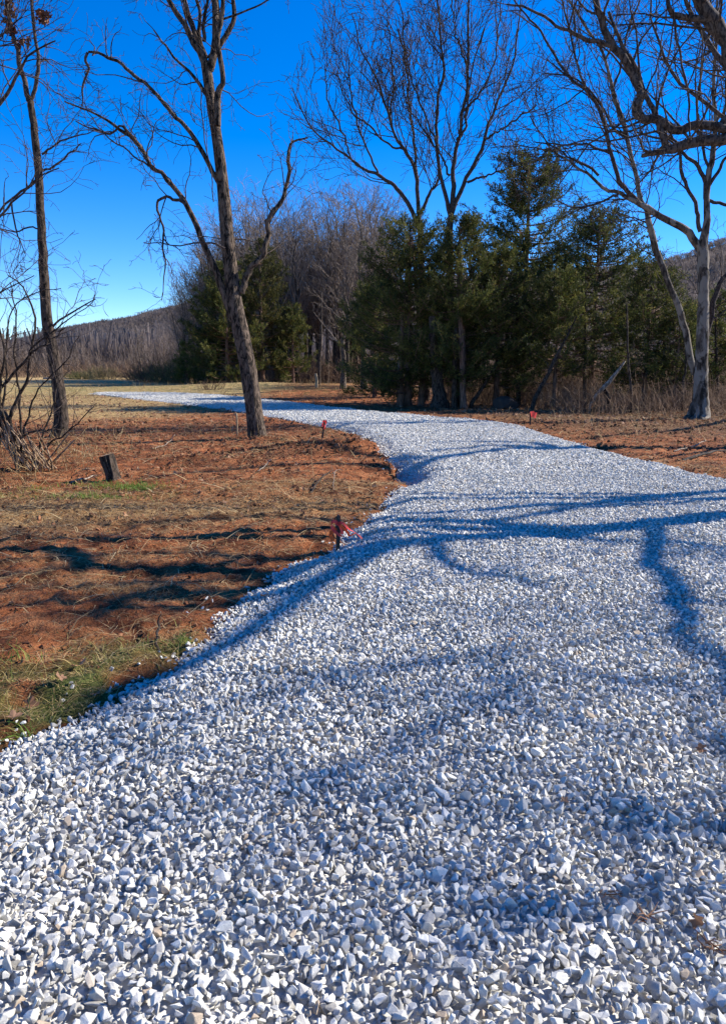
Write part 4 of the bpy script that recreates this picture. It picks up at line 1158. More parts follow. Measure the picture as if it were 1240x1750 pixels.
# ------------------------------------------------------------------ cedars
def cedar(name, label, px, Yd, top_py, half_px, low_z, mat=None, seed=0, dens=1.0, shape=0.8, n_br=120, lean=0.0, stems=1, open_=0.0, group=None, tuft=0.10, ysq=1.0):
    mat = mat or M_CEDAR
    x0 = P(px, 600, Yd)[0]; zb = gz1(x0, Yd) - 0.08
    zt = P(px, top_py, Yd)[2]; h = zt - zb; Rm = half_px / F * Yd
    root = empty(name, (x0, Yd, zb)); tag(root, label, 'cedar', group)
    T = Tubes()
    for s in range(stems):
        ox = rng.normal(0, 0.25) if s else 0; oy = rng.normal(0, 0.25) if s else 0
        l = spline([[ox, oy, 0, h * 0.022], [ox + lean * 0.3, oy, h * 0.3, h * 0.014], [ox * .5 + lean * 0.7, oy * .5, h * 0.65, h * 0.008], [lean, 0, h, 0.012]], 22)
        T.add(l[:, :3], l[:, 3], 14, 0.1, int(rng.integers(0, 999)))
    # main branches
    n = n_br
    f = np.sort(rng.random(n) ** 0.85); z0 = low_z + f * (h - low_z) * 0.985
    prof = np.clip((1 - f) ** shape * (0.72 + 0.28 * np.minimum(1, f * 5)), 0.03, 1)
    lump = 1.06 - 0.55 * rng.random(n) - open_ * 0.35 * (rng.random(n) < 0.4)
    a = rng.uniform(0, 2 * math.pi, n); L = Rm * prof * lump * 1.22 + 0.15
    K = 8; t = np.linspace(0, 1, K)
    drop = rng.uniform(-0.12, 0.28, n) + 0.28 * f
    bx = np.cos(a)[:, None] * L[:, None] * t; by = np.sin(a)[:, None] * L[:, None] * t * ysq
    bz = z0[:, None] + L[:, None] * (drop[:, None] * t + 0.18 * t * t - 0.08 * np.sin(t * 3))
    zz = np.clip(z0 / h, 0, 1)
    B_ = np.stack([bx + (lean * zz)[:, None], by, bz], -1) + 0.03 * rng.normal(size=(n, K, 3)) * t[None, :, None]
    Rb = (0.006 + 0.012 * L)[:, None] * np.linspace(1, 0.25, K)[None]
    T.add(B_, Rb, 4)
    T.build('trunk', M_CEDB, root)
    # side sprays
    sp_, sr_ = spawn(B_, Rb, per_m=5.5 * dens, n=5, length=0.42, ratio=0.16, ang=48, up=0.10, wander=0.16, tmin=0.12, rmax=0.01)
    ends = np.concatenate([sp_, B_[:, [3, 4, 5, 6, 7]]])
    ll = np.linalg.norm(ends[:, -1] - ends[:, 0], axis=1)
    cnt = rng.poisson(34 * dens * (0.35 + ll)) + 3
    idx = np.repeat(np.arange(len(ends)), cnt); tt = rng.random(len(idx)) ** 0.8 * 4; i0 = np.minimum(tt.astype(int), 3); fr = (tt - i0)[:, None]
    A_ = ends[idx, i0]; B2_ = ends[idx, i0 + 1]; p = A_ * (1 - fr) + B2_ * fr
    d = norm(B2_ - A_)
    m = len(p)
    p = p + rng.normal(size=(m, 3)) * 0.045
    d = norm(d + rng.normal(size=(m, 3)) * 0.55 + np.array([0, 0, 0.25]))
    ln = tuft * rng.uniform(0.5, 1.5, m)[:, None]
    sv = norm(np.cross(d, rng.normal(size=(m, 3)))) * (tuft * 0.17 * rng.uniform(0.6, 1.5, m)[:, None])
    V = np.stack([p - sv * 0.5, p + d * ln * 0.55 + sv, p + d * ln, p + d * ln * 0.5 - sv], 1).reshape(-1, 3)
    Fq = np.arange(m * 4).reshape(-1, 4)
    # a random tone per spray gives light and dark clumps
    tone = rng.random(len(ends))[idx] * 0.65 + rng.random(m) * 0.35
    mesh_np('crown', V, Fq, mat, root, attrs={'rnd': np.repeat(tone, 4)})
    return root


cedar('cedar', 'dark green cedar at the left end of the wood, behind the forked tree trunk', 388, 60, 450, 76, 0.4, dens=1.0, n_br=150, shape=0.55, tuft=0.13)
cedar('cedar', 'olive tinted tall cedar right behind the forked tree trunk', 447, 62, 408, 70, 0.3, mat=M_CEDAR_O, dens=1.0, n_br=150, shape=0.6, tuft=0.13)
cedar('small_cedar', 'small bright yellow green cedar at the tip of the wood by the field', 318, 64, 585, 24, 0.0, mat=M_CEDAR_B, dens=1.1, n_br=70, shape=0.5)
cedar('small_cedar', 'low round dark green cedar bush at the foot of the leftmost dark cedar', 352, 61, 560, 30, 0.0, dens=1.0, n_br=70, shape=0.45)
cedar('cedar', 'broad dense cedar of dark green forming the left side of the big evergreen clump', 698, 33.5, 376, 104, 0.5, dens=0.95, n_br=230, shape=0.42, stems=3, tuft=0.10)
cedar('cedar', 'thick bodied cedar with a reddish sunlit trunk foot in the middle of the evergreen clump', 780, 32.0, 372, 88, 0.9, dens=0.95, n_br=200, shape=0.45, stems=2, tuft=0.10)
cedar('cedar', 'lower cedar with yellowish green sprays under the tallest cedar', 850, 32.5, 420, 90, 1.0, dens=0.9, n_br=170, shape=0.5, tuft=0.10)
cedar('tall_cedar', 'tallest cedar with a ragged pointed top against the blue sky', 893, 37, 258, 112, 2.2, dens=0.95, n_br=200, shape=0.40, open_=0.7, tuft=0.11)
cedar('cedar', 'dark cedar with an open layered top, second tallest and next to the tallest cedar', 1012, 34, 360, 130, 1.2, dens=0.85, n_br=200, shape=0.5, open_=1.0, tuft=0.105)
cedar('cedar', 'middle sized cedar filling the gap below the two open topped cedars', 950, 31.5, 465, 84, 1.1, dens=0.8, n_br=130, shape=0.5, tuft=0.10)
cedar('cedar', 'thin dull green cedar close to the pale mottled trunk', 1105, 30.5, 440, 92, 0.9, dens=0.8, n_br=150, shape=0.55, open_=1.0, tuft=0.10)
cedar('cedar', 'sparse olive cedar growing behind the pale mottled trunk', 1222, 31, 500, 80, 0.8, dens=0.8, n_br=120, shape=0.5, open_=0.6, tuft=0.10)
cedar('cedar', 'shaded cedar low at the left flank of the big evergreen clump', 640, 41, 478, 74, 0.2, dens=1.0, n_br=120, shape=0.5, tuft=0.11)
cedar('cedar', 'low bushy cedar in the gap just before the pale mottled trunk', 1158, 29.5, 515, 60, 0.5, dens=0.8, n_br=110, shape=0.5, tuft=0.10)
cedar('cedar', 'dark cedar deep inside the wood between the grey trees', 500, 62, 520, 40, 0.5, dens=0.8, n_br=110, shape=0.6, tuft=0.14)

# ------------------------------------------------------------------ slim trunks, leaning stems and logs at the wood's foot
def pole(name, label, cat, rows, Yd, mat, n=16, sides=12, jitter=0.03, group=None, ground_first=True, furrow=0.08, branches=None, capmat=None):
    l = px_limb(rows, Yd, n, jitter)
    if ground_first:
        l[0, 2] = gz1(l[0, 0], l[0, 1]) - 0.05
    b = l[0, :3].copy()
    T = Tubes(); T.add(l[:, :3], l[:, 3], sides, furrow, int(rng.integers(0, 99)))
    if branches:
        root = empty(name, tuple(b)); T.build('trunk', mat, root, True, b)
        C = Tubes(); p_, r_ = spawn(l[None, :, :3], l[None, :, 3], **branches); C.add(p_, r_, 4)
        q_, s_ = spawn(p_, r_, per_m=3, n=4, length=0.35, ratio=0.1, ang=45, up=0.05, rmax=0.006); C.add(q_, s_, 3)
        C.build('crown', M_TWIG, root, True, b)
        return tag(root, label, cat, group)
    o = T.build(name, mat, None, True, b); o.location = b
    # close the ends
    me = o.data; bm = bmesh.new(); bm.from_mesh(me)
    bmesh.ops.holes_fill(bm, edges=[e for e in bm.edges if e.is_boundary], sides=sides); bm.to_mesh(me); bm.free()
    return tag(o, label, cat, group)


BR = dict(per_m=3.0, n=6, length=0.9, ratio=0.1, ang=45, up=0.1, wander=0.2, tmin=0.25, rmax=0.012)
pole('leaning_trunk', 'dark leaning stem propped beside the reddish sunlit trunk foot', 'trunk', [(803, 692, 9), (820, 668, 7), (838, 640, 6), (850, 615, 4)], 31.5, M_BARK_D)
pole('leaning_trunk', 'bare dark trunk leaning away over the leaf litter below the tallest cedar', 'trunk', [(908, 690, 9), (925, 660, 8), (944, 622, 7), (960, 590, 5), (985, 540, 2)], 29.5, M_BARK_D, branches=BR)
pole('fallen_log', 'pale split log leaning up out of the leaf litter at the wood edge', 'log', [(1006, 694, 4), (1022, 672, 7), (1040, 652, 8), (1068, 618, 3)], 27.5, M_PALE)
pole('leaning_trunk', 'short dark stub crossing below the pale split log', 'trunk', [(1040, 684, 6), (1034, 668, 7), (1031, 655, 5)], 27.7, M_BARK_D, n=8)
sap = [(885, 690, 10, 500, 33, 'dark straight trunk standing below the tallest cedar'), (866, 688, 9, 520, 34, 'dark trunk beside the round black rock'), (998, 690, 8, 500, 32, 'thin dark trunk just before the pale split log'),
       (1078, 700, 5, 520, 27, 'thin sapling alone in the brush between the pale log and the pale mottled trunk'), (955, 672, 6, 540, 38, 'thin trunk far back between two leaning stems'), (930, 670, 5, 560, 40, 'slim far trunk under the gap of the open cedars'),
       (1130, 690, 6, 540, 31, 'thin dark sapling in the brush close to the pale mottled trunk'), (1165, 700, 5, 560, 28, 'crooked thin sapling touching the foot of the pale mottled trunk'), (655, 668, 7, 520, 42, 'dark trunk at the shaded foot of the clump, nearest the orange bank'),
       (683, 668, 6, 540, 43, 'grey trunk in the dark under the broad dense cedar'), (545, 662, 6, 500, 56, 'slim dark trunk at the front of the grey wood'), (1225, 690, 6, 520, 30, 'thin dark sapling past the pale mottled trunk')]
for (px, py, wd, top, Yd, lb) in sap:
    j = rng.uniform(-6, 6)
    pole('sapling', lb, 'sapling', [(px, py, wd), (px + j * .3, py - 50, wd * .9), (px + j, (py + top) / 2, wd * .8), (px + j * 1.5, top, wd * .5)], Yd, M_BARK_D, group='thin trunks at the foot of the wood', branches=BR)
pole('tree_snag', 'orange brown broken snag at the front of the grey wood', 'snag', [(541, 664, 6), (541, 650, 5.5), (540, 638, 4)], 52, M_CUT, n=8)
# reddish lit trunk foot of the middle clump
pole('cedar', 'reddish sunlit cedar stem at the middle of the evergreen clump', 'cedar', [(793, 697, 16), (791, 680, 12), (790, 650, 11), (789, 600, 10), (786, 540, 8)], 31.0, M_CEDB, n=24, branches=BR)
pole('cedar', 'thick dark old cedar stem, leftmost of the stems under the evergreen clump', 'cedar', [(752, 694, 36), (750, 675, 26), (746, 640, 22), (742, 600, 18), (738, 540, 12)], 31.5, M_BARK_D, n=24, sides=24, furrow=0.2, branches=BR)
pole('cedar', 'dark cedar stem squeezed between the thick old stem and the reddish one', 'cedar', [(776, 694, 14), (776, 665, 11), (777, 620, 10), (780, 560, 8)], 31.3, M_BARK_D, n=24, branches=BR)

# round black rock
rk = hull_template(40, 0.0, (1, 0.8, 0.62), 0)
gk = P(862, 686, 31); gk[2] = gz1(gk[0], 31) + 0.15
rock = mesh_np('rock', rk[0] * 0.55, rk[1], M_ROCK, smooth=False); rock.location = gk
tag(rock, 'round black rock half sunk at the foot of the wood', 'rock')

# ------------------------------------------------------------------ undergrowth
def brush(name, label, regions, mat, cat='undergrowth'):
    C = Tubes()
    for (x0, x1, y0, y1, n, hl, hh, r_, fn) in regions:
        A = rng.uniform(x0, x1, n); B = rng.uniform(y0, y1, n)
        if fn is not None: m = fn(A, B); A, B = A[m], B[m]
        z = ground_z(A, B); m = len(A)
        hgt = rng.uniform(hl, hh, m); K = 6
        out = np.empty((m, K, 3)); out[:, 0] = np.stack([A, B, z - 0.02], 1)
        d = norm(rng.normal(size=(m, 3)) * np.array([0.35, 0.35, 0.1]) + np.array([0, 0, 1]))
        for k in range(1, K):
            d = norm(d + rng.normal(size=(m, 3)) * 0.16 - np.array([0, 0, 0.03 * k]))
            out[:, k] = out[:, k - 1] + d * (hgt / (K - 1))[:, None]
        Rr = (r_ * rng.uniform(0.5, 1.6, m))[:, None] * np.linspace(1, 0.4, K)[None]
        C.add(out, Rr, 3)
        p_, q_ = spawn(out, Rr, per_m=2.6, n=4, length=0.45, ratio=0.1, ang=45, up=0.05, wander=0.25, rmax=0.006, rtip=0.5)
        q_ = np.maximum(q_, 0.003); C.add(p_, q_, 3)
    o = C.build(name, mat); return tag(o, label, cat, kind='stuff')


M_BRUSH = mat_var('brush_stems', [(0.0, (0.06, 0.038, 0.025)), (0.5, (0.17, 0.105, 0.065)), (1.0, (0.33, 0.22, 0.14))], 0.85)
brush('undergrowth', 'tangled brown brush and dead stems filling the foot of the wood', [
    (3.5, 24, 30.5, 46, 9000, 0.7, 2.9, 0.008, lambda a, b: (a > 0.13 * b - 1) & (b > 31.5 - 0.45 * (a - 10))),
    (7, 20, 20, 32, 5200, 0.3, 1.5, 0.0055, lambda a, b: (b > 30.6 - 0.5 * a + 0.8 * vnoise(a, b, 3))),
    (-16, 1.5, 65, 76, 2600, 0.8, 3.0, 0.011, None),
    (-22, 2, 74, 86, 1600, 1.5, 4.0, 0.016, None),
    (-75, -22, 112, 140, 2200, 1.0, 3.2, 0.03, lambda a, b: a < -0.26 * b + 4)], M_BRUSH)

# dry weeds on the soil beyond the road and along edges
brush('dry_weeds', 'thin dry weeds standing along the soil edges', [
    (-9, 0, 8, 20, 260, 0.12, 0.45, 0.003, lambda a, b: road_sd(a, b) < -0.2),
    (-7.5, -4.3, 9.5, 15, 420, 0.15, 0.6, 0.003, None),
    (4.5, 16, 16, 26, 420, 0.1, 0.4, 0.004, lambda a, b: road_sd(a, b) < -0.6),
    (-20, 4, 42, 60, 900, 0.15, 0.5, 0.007, lambda a, b: road_sd(a, b) < -0.6)], M_STRAW, 'weeds')

# ------------------------------------------------------------------ left brush: arching shrub with a bundle of cut canes
ySh = G(45, 803)[1]
bS = G(50, 803); bS = np.array([bS[0], ySh, gz1(bS[0], ySh)])
sh = [
    [(45, 800, 16), (22, 745, 15), (8, 712, 13), (-10, 690, 12), (-60, 640, 8)],
    [(40, 790, 8), (22, 735, 7), (18, 712, 7), (29, 681, 6.5), (46, 652, 6), (51, 625, 5.5), (52, 599, 5), (58, 568, 4.5), (60, 530, 4), (40, 495, 3), (15, 470, 2)],
    [(45, 790, 6), (35, 730, 5), (35, 680, 4.5), (30, 640, 4), (26, 608, 3.5), (29, 560, 3), (24, 520, 2.5), (18, 480, 2)],
    [(20, 760, 8), (2, 700, 7), (0, 668, 6), (22, 642, 5.5), (46, 612, 5), (60, 590, 4), (95, 562, 3), (125, 540, 2), (160, 515, 1.5)],
    [(50, 603, 4), (70, 592, 3.5), (88, 578, 3), (112, 560, 2)],
    [(10, 750, 7), (-2, 690, 6), (4, 640, 5), (8, 600, 4.5), (0, 560, 4), (-10, 500, 3)],
    [(0, 760, 6), (5, 700, 5), (12, 640, 4), (10, 580, 3), (22, 530, 2.5), (60, 500, 2), (105, 490, 1.5)],
    [(60, 795, 4), (75, 740, 3.5), (90, 700, 3), (95, 650, 2.5), (80, 600, 1.5)],
    [(55, 795, 4), (85, 760, 3.5), (115, 740, 3), (150, 705, 2), (165, 690, 1.5)],
    [(35, 790, 5), (45, 720, 4), (70, 660, 3), (110, 620, 2.5), (135, 575, 1.5)],
    [(20, 745, 4), (50, 740, 3.5), (78, 735, 2.5), (100, 725, 1.5)],
]
shl = [px_limb(r_, ySh + rng.uniform(-0.25, 0.25), 22, 0.04) for r_ in sh]
root = empty('arching_shrub', tuple(bS)); tag(root, 'leafless arching shrub with many thin stems at the field edge, nearest the viewer', 'shrub')
T = Tubes()
for l in shl: T.add(l[:, :3], l[:, 3], 8, 0.05)
T.build('trunk', M_BARK_D, root, True, bS)
Pt = np.array([l[:, :3] for l in shl]); Rd = np.array([l[:, 3] for l in shl])
C = Tubes(); p1, r1 = spawn(Pt, Rd, per_m=5, n=7, length=0.95, ratio=0.05, ang=42, up=0.06, wander=0.2, tmin=0.15, rmax=0.006); C.add(p1, r1, 4)
p2, r2 = spawn(p1, r1, per_m=5, n=4, length=0.25, ratio=0.1, ang=42, up=0.03, wander=0.2, rmax=0.003); C.add(p2, r2, 3)
C.build('crown', M_TWIG, root, True, bS)
cn = Tubes()
for i in range(32):
    a = rng.uniform(0, 1)
    x0 = 30 + 65 * a + rng.uniform(-4, 4); y0 = 806 - rng.uniform(0, 8)
    x1 = x0 - rng.uniform(25, 60); y1 = y0 - rng.uniform(55, 110) * (0.6 + 0.4 * (1 - a))
    yy = ySh + rng.uniform(-0.35, 0.1)
    l = px_limb([(x0, y0, rng.uniform(2.5, 4.5)), ((x0 + x1) / 2 + rng.uniform(-5, 5), (y0 + y1) / 2 + 3, 3.5), (x1, y1, 2.5)], yy, 8, 0.03)
    cn.add(l[:, :3], l[:, 3], 7, 0.08)
for (a, b_, c, d_) in ((80, 790, 118, 742), (85, 795, 110, 770), (92, 790, 128, 752)):
    l = px_limb([(a, b_, 4), (c, d_, 3)], ySh - 0.1, 6, 0.01); cn.add(l[:, :3], l[:, 3], 6)
cn.build('cut_canes', M_CANE, root, True, bS)

# ------------------------------------------------------------------ stump
gs = G(190, 822); ys = gs[1]
l = px_limb([(197, 828, 34), (193, 814, 25), (188, 796, 23), (182, 778, 23)], ys, 26, 0.0)
l[0, 2] = gz1(l[0, 0], l[0, 1]) - 0.05
bq = l[0, :3].copy()
root = empty('tree_stump', tuple(bq)); tag(root, 'short leaning cut stump with split dark bark in front of the grass patch', 'stump')
T = Tubes(); T.add(l[:, :3], l[:, 3], 40, 0.34, 8); st = T.build('trunk', M_BARK_D, root, True, bq)
tp = l[-1, :3] - bq; ax = norm(l[-1, :3] - l[-2, :3]); rr = l[-1, 3]
u = norm(np.cross(ax, [0, 1, 0])); v_ = np.cross(ax, u)
ring = [tp + ax * 0.004 + rr * 1.02 * (math.cos(a) * u + math.sin(a) * v_) * (1 + 0.06 * math.sin(5 * a)) for a in np.linspace(0, 2 * math.pi, 24, endpoint=False)]
V = np.array([tp + ax * 0.012] + ring)
mesh_np('cut_face', V, np.array([[0, k + 1, (k + 1) % 24 + 1] for k in range(24)]), M_CUT, root)

# ------------------------------------------------------------------ survey stakes
def box_np(x0, x1, y0, y1, z0, z1):
    V = np.array([[x, y, z] for z in (z0, z1) for y in (y0, y1) for x in (x0, x1)])
    Fq = np.array([[0, 2, 3, 1], [4, 5, 7, 6], [0, 1, 5, 4], [2, 6, 7, 3], [0, 4, 6, 2], [1, 3, 7, 5]])
    return V, Fq


def merge_boxes(name, boxes, mat, parent, rot=None):
    VV, FF = [], []; off = 0
    for b in boxes:
        V, f = box_np(*b); VV.append(V); FF.append(f + off); off += 8
    return mesh_np(name, np.concatenate(VV), np.concatenate(FF), mat, parent)


def ribbon(name, pts, width, mat, parent, twist=0.0, n=18):
    l = spline([[*p, 0.01] for p in pts], n)[:, :3]
    V = []
    for i, p in enumerate(l):
        t = norm(l[min(i + 1, n - 1)] - l[max(i - 1, 0)]); a = twist * i / (n - 1)
        up = norm(np.array([0.25 * math.sin(a), 0.3 * math.cos(a), 1.0]) - t * t[2]); up = norm(up - t * (up @ t))
        sd_v = norm(np.cross(t, up)); wv = math.cos(a) * up + math.sin(a) * sd_v
        wd = width * (0.5 + 0.03 * math.sin(i * 1.3))
        V += [p - wv * wd, p + wv * wd]
    f = np.array([[2 * i, 2 * i + 1, 2 * i + 3, 2 * i + 2] for i in range(n - 1)])
    return mesh_np(name, np.array(V), f, mat, parent, True, attrs={'rnd': np.full(len(V), 0.5)})


def stake(px, py_base, h, label, lean=0.0, rz=0.0, sc=1.0):
    g_ = G(px, py_base); sdv = road_sd(np.array([g_[0]]), np.array([g_[1]]))
    z = max(gz1(g_[0], g_[1]), float(gravel_z(g_[0], g_[1], sdv)[0]) if sdv[0] > 0 else -9)
    root = empty('survey_stake', (g_[0], g_[1], z - 0.02), rz); root.rotation_euler = (0, lean, rz)
    tag(root, label, 'survey stake', 'flagged stakes along the road')
    w_ = 0.026 * sc; t_ = 0.004 * sc
    # U channel post with flanges
    merge_boxes('post', [(-w_ / 2, w_ / 2, 0.012, 0.012 + t_, -0.1, h), (-w_ / 2 - t_, -w_ / 2 - 0.0005, -0.008, 0.0165, -0.1, h - 0.004), (w_ / 2 + 0.0005, w_ / 2 + t_, -0.008, 0.0165, -0.1, h - 0.004),
                         (-w_ * 0.25, w_ * 0.25, -0.006, 0.0115, -0.1, h + 0.012)], M_STEEL, root)
    return root


k1 = stake(577, 948, 0.335, 'nearest black steel stake, pink and orange tape tied on it', 0.02)
hh = 0.30
ribbon('pink_ribbon', [(-0.005, -0.022, hh - 0.02), (-0.045, -0.035, hh - 0.005), (-0.052, -0.045, hh - 0.05), (-0.015, -0.05, hh - 0.10), (0.03, -0.045, hh - 0.125), (0.032, -0.035, hh - 0.09), (0.012, -0.025, hh - 0.03), (0.02, -0.022, hh - 0.01)], 0.026, M_PINK, k1, 0.6)
ribbon('pink_ribbon', [(0.01, -0.022, hh - 0.02), (0.04, -0.03, hh - 0.02), (0.085, -0.03, hh - 0.065), (0.13, -0.03, hh - 0.09), (0.17, -0.02, hh - 0.12), (0.205, -0.01, hh - 0.155)], 0.022, M_PINK, k1, 2.2)
ribbon('orange_ribbon', [(0.012, -0.028, hh - 0.035), (0.05, -0.036, hh - 0.065), (0.08, -0.04, hh - 0.095), (0.10, -0.04, hh - 0.125), (0.15, -0.03, hh - 0.10)], 0.024, M_ORANGE, k1, 1.2)
ribbon('orange_ribbon', [(-0.02, -0.03, hh - 0.06), (-0.045, -0.034, hh - 0.09), (-0.062, -0.04, hh - 0.115), (-0.05, -0.04, hh - 0.15), (-0.045, -0.04, hh - 0.175)], 0.036, M_ORANGE, k1, 0.5)
ribbon('pink_ribbon', [(-0.02, -0.02, hh - 0.02), (0.0, -0.028, hh - 0.028), (0.024, -0.02, hh - 0.02), (0.0, 0.022, hh - 0.02), (-0.02, -0.018, hh - 0.022)], 0.03, M_PINK, k1, 0.0)

k2 = stake(550, 752, 0.42, 'leaning black stake topped with bright pink tape on the torn soil bank', 0.16, 0, 1.3)
ribbon('pink_ribbon', [(0.0, -0.03, 0.43), (0.03, -0.04, 0.40), (0.035, -0.04, 0.34), (0.02, -0.04, 0.27), (0.03, -0.035, 0.24)], 0.055, M_PINK, k2, 0.4)
ribbon('pink_ribbon', [(0.0, -0.03, 0.43), (-0.03, -0.04, 0.40), (-0.035, -0.04, 0.35), (-0.02, -0.04, 0.29)], 0.05, M_PINK, k2, 0.5)
k3 = stake(905, 727, 0.36, 'small dark stake with a pink flag beyond the far side of the road', 0.0, 0, 1.2)
ribbon('pink_flag', [(0.0, -0.03, 0.33), (0.06, -0.035, 0.34), (0.12, -0.03, 0.31), (0.16, -0.03, 0.30)], 0.16, M_PINK, k3, 0.3)

# plain wooden stick behind the forked tree
pole('wooden_stake', 'thin plain wooden stake standing just behind the forked tree', 'stake', [(405, 746, 4.5), (405, 725, 4), (404, 706, 4)], G(405, 746)[1], M_WOOD, n=6, sides=6, jitter=0.0, furrow=0.02)

# ------------------------------------------------------------------ loose sticks on the ground
def stick(label, pts, wd, mat=M_PALE, fork=None):
    """pts: pixel points on the ground, lifted by lz"""
    rows = []
    for (a, b_, lz) in pts:
        q = G(a, b_); z = gz1(q[0], q[1]); rows.append([q[0], q[1], z + lz, wd / 2])
    rows[-1][3] *= 0.4
    l = spline(rows, 14, 0.02); b0 = l[0, :3].copy()
    T = Tubes(); T.add(l[:, :3], l[:, 3], 6, 0.1)
    if fork:
        rows = [[*l[fork[0], :3], l[fork[0], 3] * 0.7]]
        for (a, b_, lz) in fork[1]:
            q = G(a, b_); rows.append([q[0], q[1], gz1(q[0], q[1]) + lz, wd * 0.2])
        m_ = spline(rows, 8, 0.01); T.add(m_[:, :3], m_[:, 3], 5)
    o = T.build('stick', mat, None, True, b0); o.location = b0
    tag(o, label, 'stick', 'sticks lying on the soil')


stick('dark stick standing out of the soil right above the grassy corner', [(268, 1118, 0.0), (270, 1100, 0.03), (278, 1082, 0.10)], 0.016, M_BARK_D)
stick('dark forked stick on the open soil below the torn bank', [(531, 846, 0.0), (545, 832, 0.05), (556, 822, 0.09), (566, 818, 0.14)], 0.022, M_BARK_D, (8, [(540, 815, 0.05), (528, 822, 0.0)]))
stick('pale dead weed stalk bent over near the dark forked stick', [(572, 846, 0.0), (570, 832, 0.08), (574, 820, 0.16), (590, 818, 0.16)], 0.010, M_PALE, (7, [(566, 818, 0.2)]))
stick('whitish straight stick lying in front of the cut stump', [(120, 826, 0.02), (140, 823, 0.03), (165, 818, 0.03)], 0.03)
stick('short whitish stick lying by the bundle of cut canes', [(142, 804, 0.02), (160, 806, 0.03)], 0.025)
stick('long pale stick lying across the soil below the slim tree shadow', [(260, 768, 0.02), (285, 762, 0.05), (300, 752, 0.10)], 0.02)
stick('grey stick at the torn bank in front of the forked tree', [(440, 808, 0.03), (453, 802, 0.07), (463, 797, 0.10)], 0.018)
stick('long thin pale branch lying on the dark soil across the road', [(1150, 773, 0.02), (1180, 768, 0.05), (1205, 760, 0.09)], 0.03)
stick('dark branch lying along the soil across the road near the frame side', [(1165, 790, 0.02), (1200, 783, 0.05), (1240, 774, 0.05)], 0.05, M_BARK_D)
stick('brown twig on the soil beside the nearest flagged stake', [(448, 1015, 0.03), (500, 985, 0.035), (560, 955, 0.04)], 0.009, M_BARK_D)
stick('thin brown stick lying toward the road end of the bare patch', [(608, 855, 0.03), (630, 858, 0.03), (652, 858, 0.03)], 0.012, M_BARK_D)


def twig_bits(px, py, label, n=9):
    q = G(px, py); sdv = road_sd(np.array([q[0]]), np.array([q[1]])); z = float(gravel_z(q[0], q[1], sdv)[0]) + 0.03
    T = Tubes()
    for i in range(n):
        a = rng.uniform(0, 6.28); L = rng.uniform(0.02, 0.06)
        p0 = rng.normal(0, 0.006, 3); p1 = p0 + np.array([math.cos(a) * L, math.sin(a) * L, rng.uniform(-0.004, 0.02)])
        T.add(np.array([p0, (p0 + p1) / 2 + rng.normal(0, 0.004, 3), p1]), np.array([0.0022, 0.0018, 0.001]), 5)
    o = T.build('twig', M_LEAF, None, True); o.location = (q[0], q[1], z); tag(o, label, 'twig', 'dry twig scraps on the stones')


twig_bits(1100, 1640, 'splintered tan twig scrap among the closest stones')
twig_bits(1205, 1690, 'dark reddish dry tuft between the closest stones at the side edge', 14)
twig_bits(1030, 1595, 'thin pale root scrap between large grey stones', 6)

# ------------------------------------------------------------------ far field bits: brush pile, bushes
def bush(name, label, px, Yd, hgt, wid, mat, n=500, green=False):
    x = P(px, 650, Yd)[0]; z = gz1(x, Yd)
    root_pts = np.zeros((n // 8, 2, 3)); C = Tubes()
    m = n // 6
    A = rng.normal(0, wid * 0.25, m); B = rng.normal(0, wid * 0.25, m); K = 5
    out = np.empty((m, K, 3)); out[:, 0] = np.stack([A, B, 0 * A - 0.05], 1)
    d = norm(np.stack([A, B, np.full(m, wid * 0.5)], 1) + rng.normal(size=(m, 3)) * 0.1 * wid)
    for k in range(1, K):
        d = norm(d + rng.normal(size=(m, 3)) * 0.2); out[:, k] = out[:, k - 1] + d * (hgt * rng.uniform(0.6, 1.0, m) / (K - 1))[:, None]
    R_ = np.full((m, K), 0.012 * Yd / 60) * np.linspace(1, .5, K)
    C.add(out, R_, 3); p_, q_ = spawn(out, R_, per_m=6 / max(hgt, 1), n=4, length=hgt * 0.35, ratio=0.1, ang=45, up=0.05, wander=0.2, rmax=0.02); q_ = np.maximum(q_, 0.006 * Yd / 60); C.add(p_, q_, 3)
    o = C.build(name, mat, None, True); o.location = (x, Yd, z); return tag(o, label, 'bush')


M_OLIVE = mat_var('olive_stems', [(0, (0.05, 0.055, 0.02)), (1, (0.14, 0.13, 0.05))], 0.8)
M_DARKBR = mat_var('dark_brush_stems', [(0, (0.05, 0.03, 0.022)), (1, (0.15, 0.09, 0.06))], 0.85)
bush('bush', 'dull green bush out in the straw field before the far trees', 138, 95, 1.3, 2.6, M_OLIVE, 900)
bush('bush', 'yellowish weedy bush in the straw field past the green one', 175, 92, 2.0, 3.2, mat_var('yellow_stems', [(0, (0.13, 0.10, 0.045)), (1, (0.30, 0.24, 0.11))], 0.8), 900)
bush('bush', 'low round dark bush at the end of the straw field', 236, 88, 1.1, 3.0, M_DARKBR, 900)
bush('bush', 'dark upright brush clump just before the small bright cedar', 262, 72, 2.2, 3.4, M_DARKBR, 1100)
bush('bush', 'brown twiggy bush touching the small bright cedar', 290, 66, 2.4, 3.0, M_OLIVE, 1000)
bush('bush', 'dry brown scrub at the near end of the orange soil bank', 360, 50, 0.8, 1.2, M_DARKBR, 300)
pole('fallen_tree', 'pale fallen trunk lying in the far straw field', 'log', [(152, 651, 3), (135, 649, 4), (115, 648, 5), (75, 647, 5)], 96, M_PALE, n=10, ground_first=False)
pole('tree_snag', 'short dark reddish snag standing alone at the far end of the road', 'snag', [(247, 664, 8), (247, 652, 6), (245, 641, 7)], 78, M_CEDB, n=10)

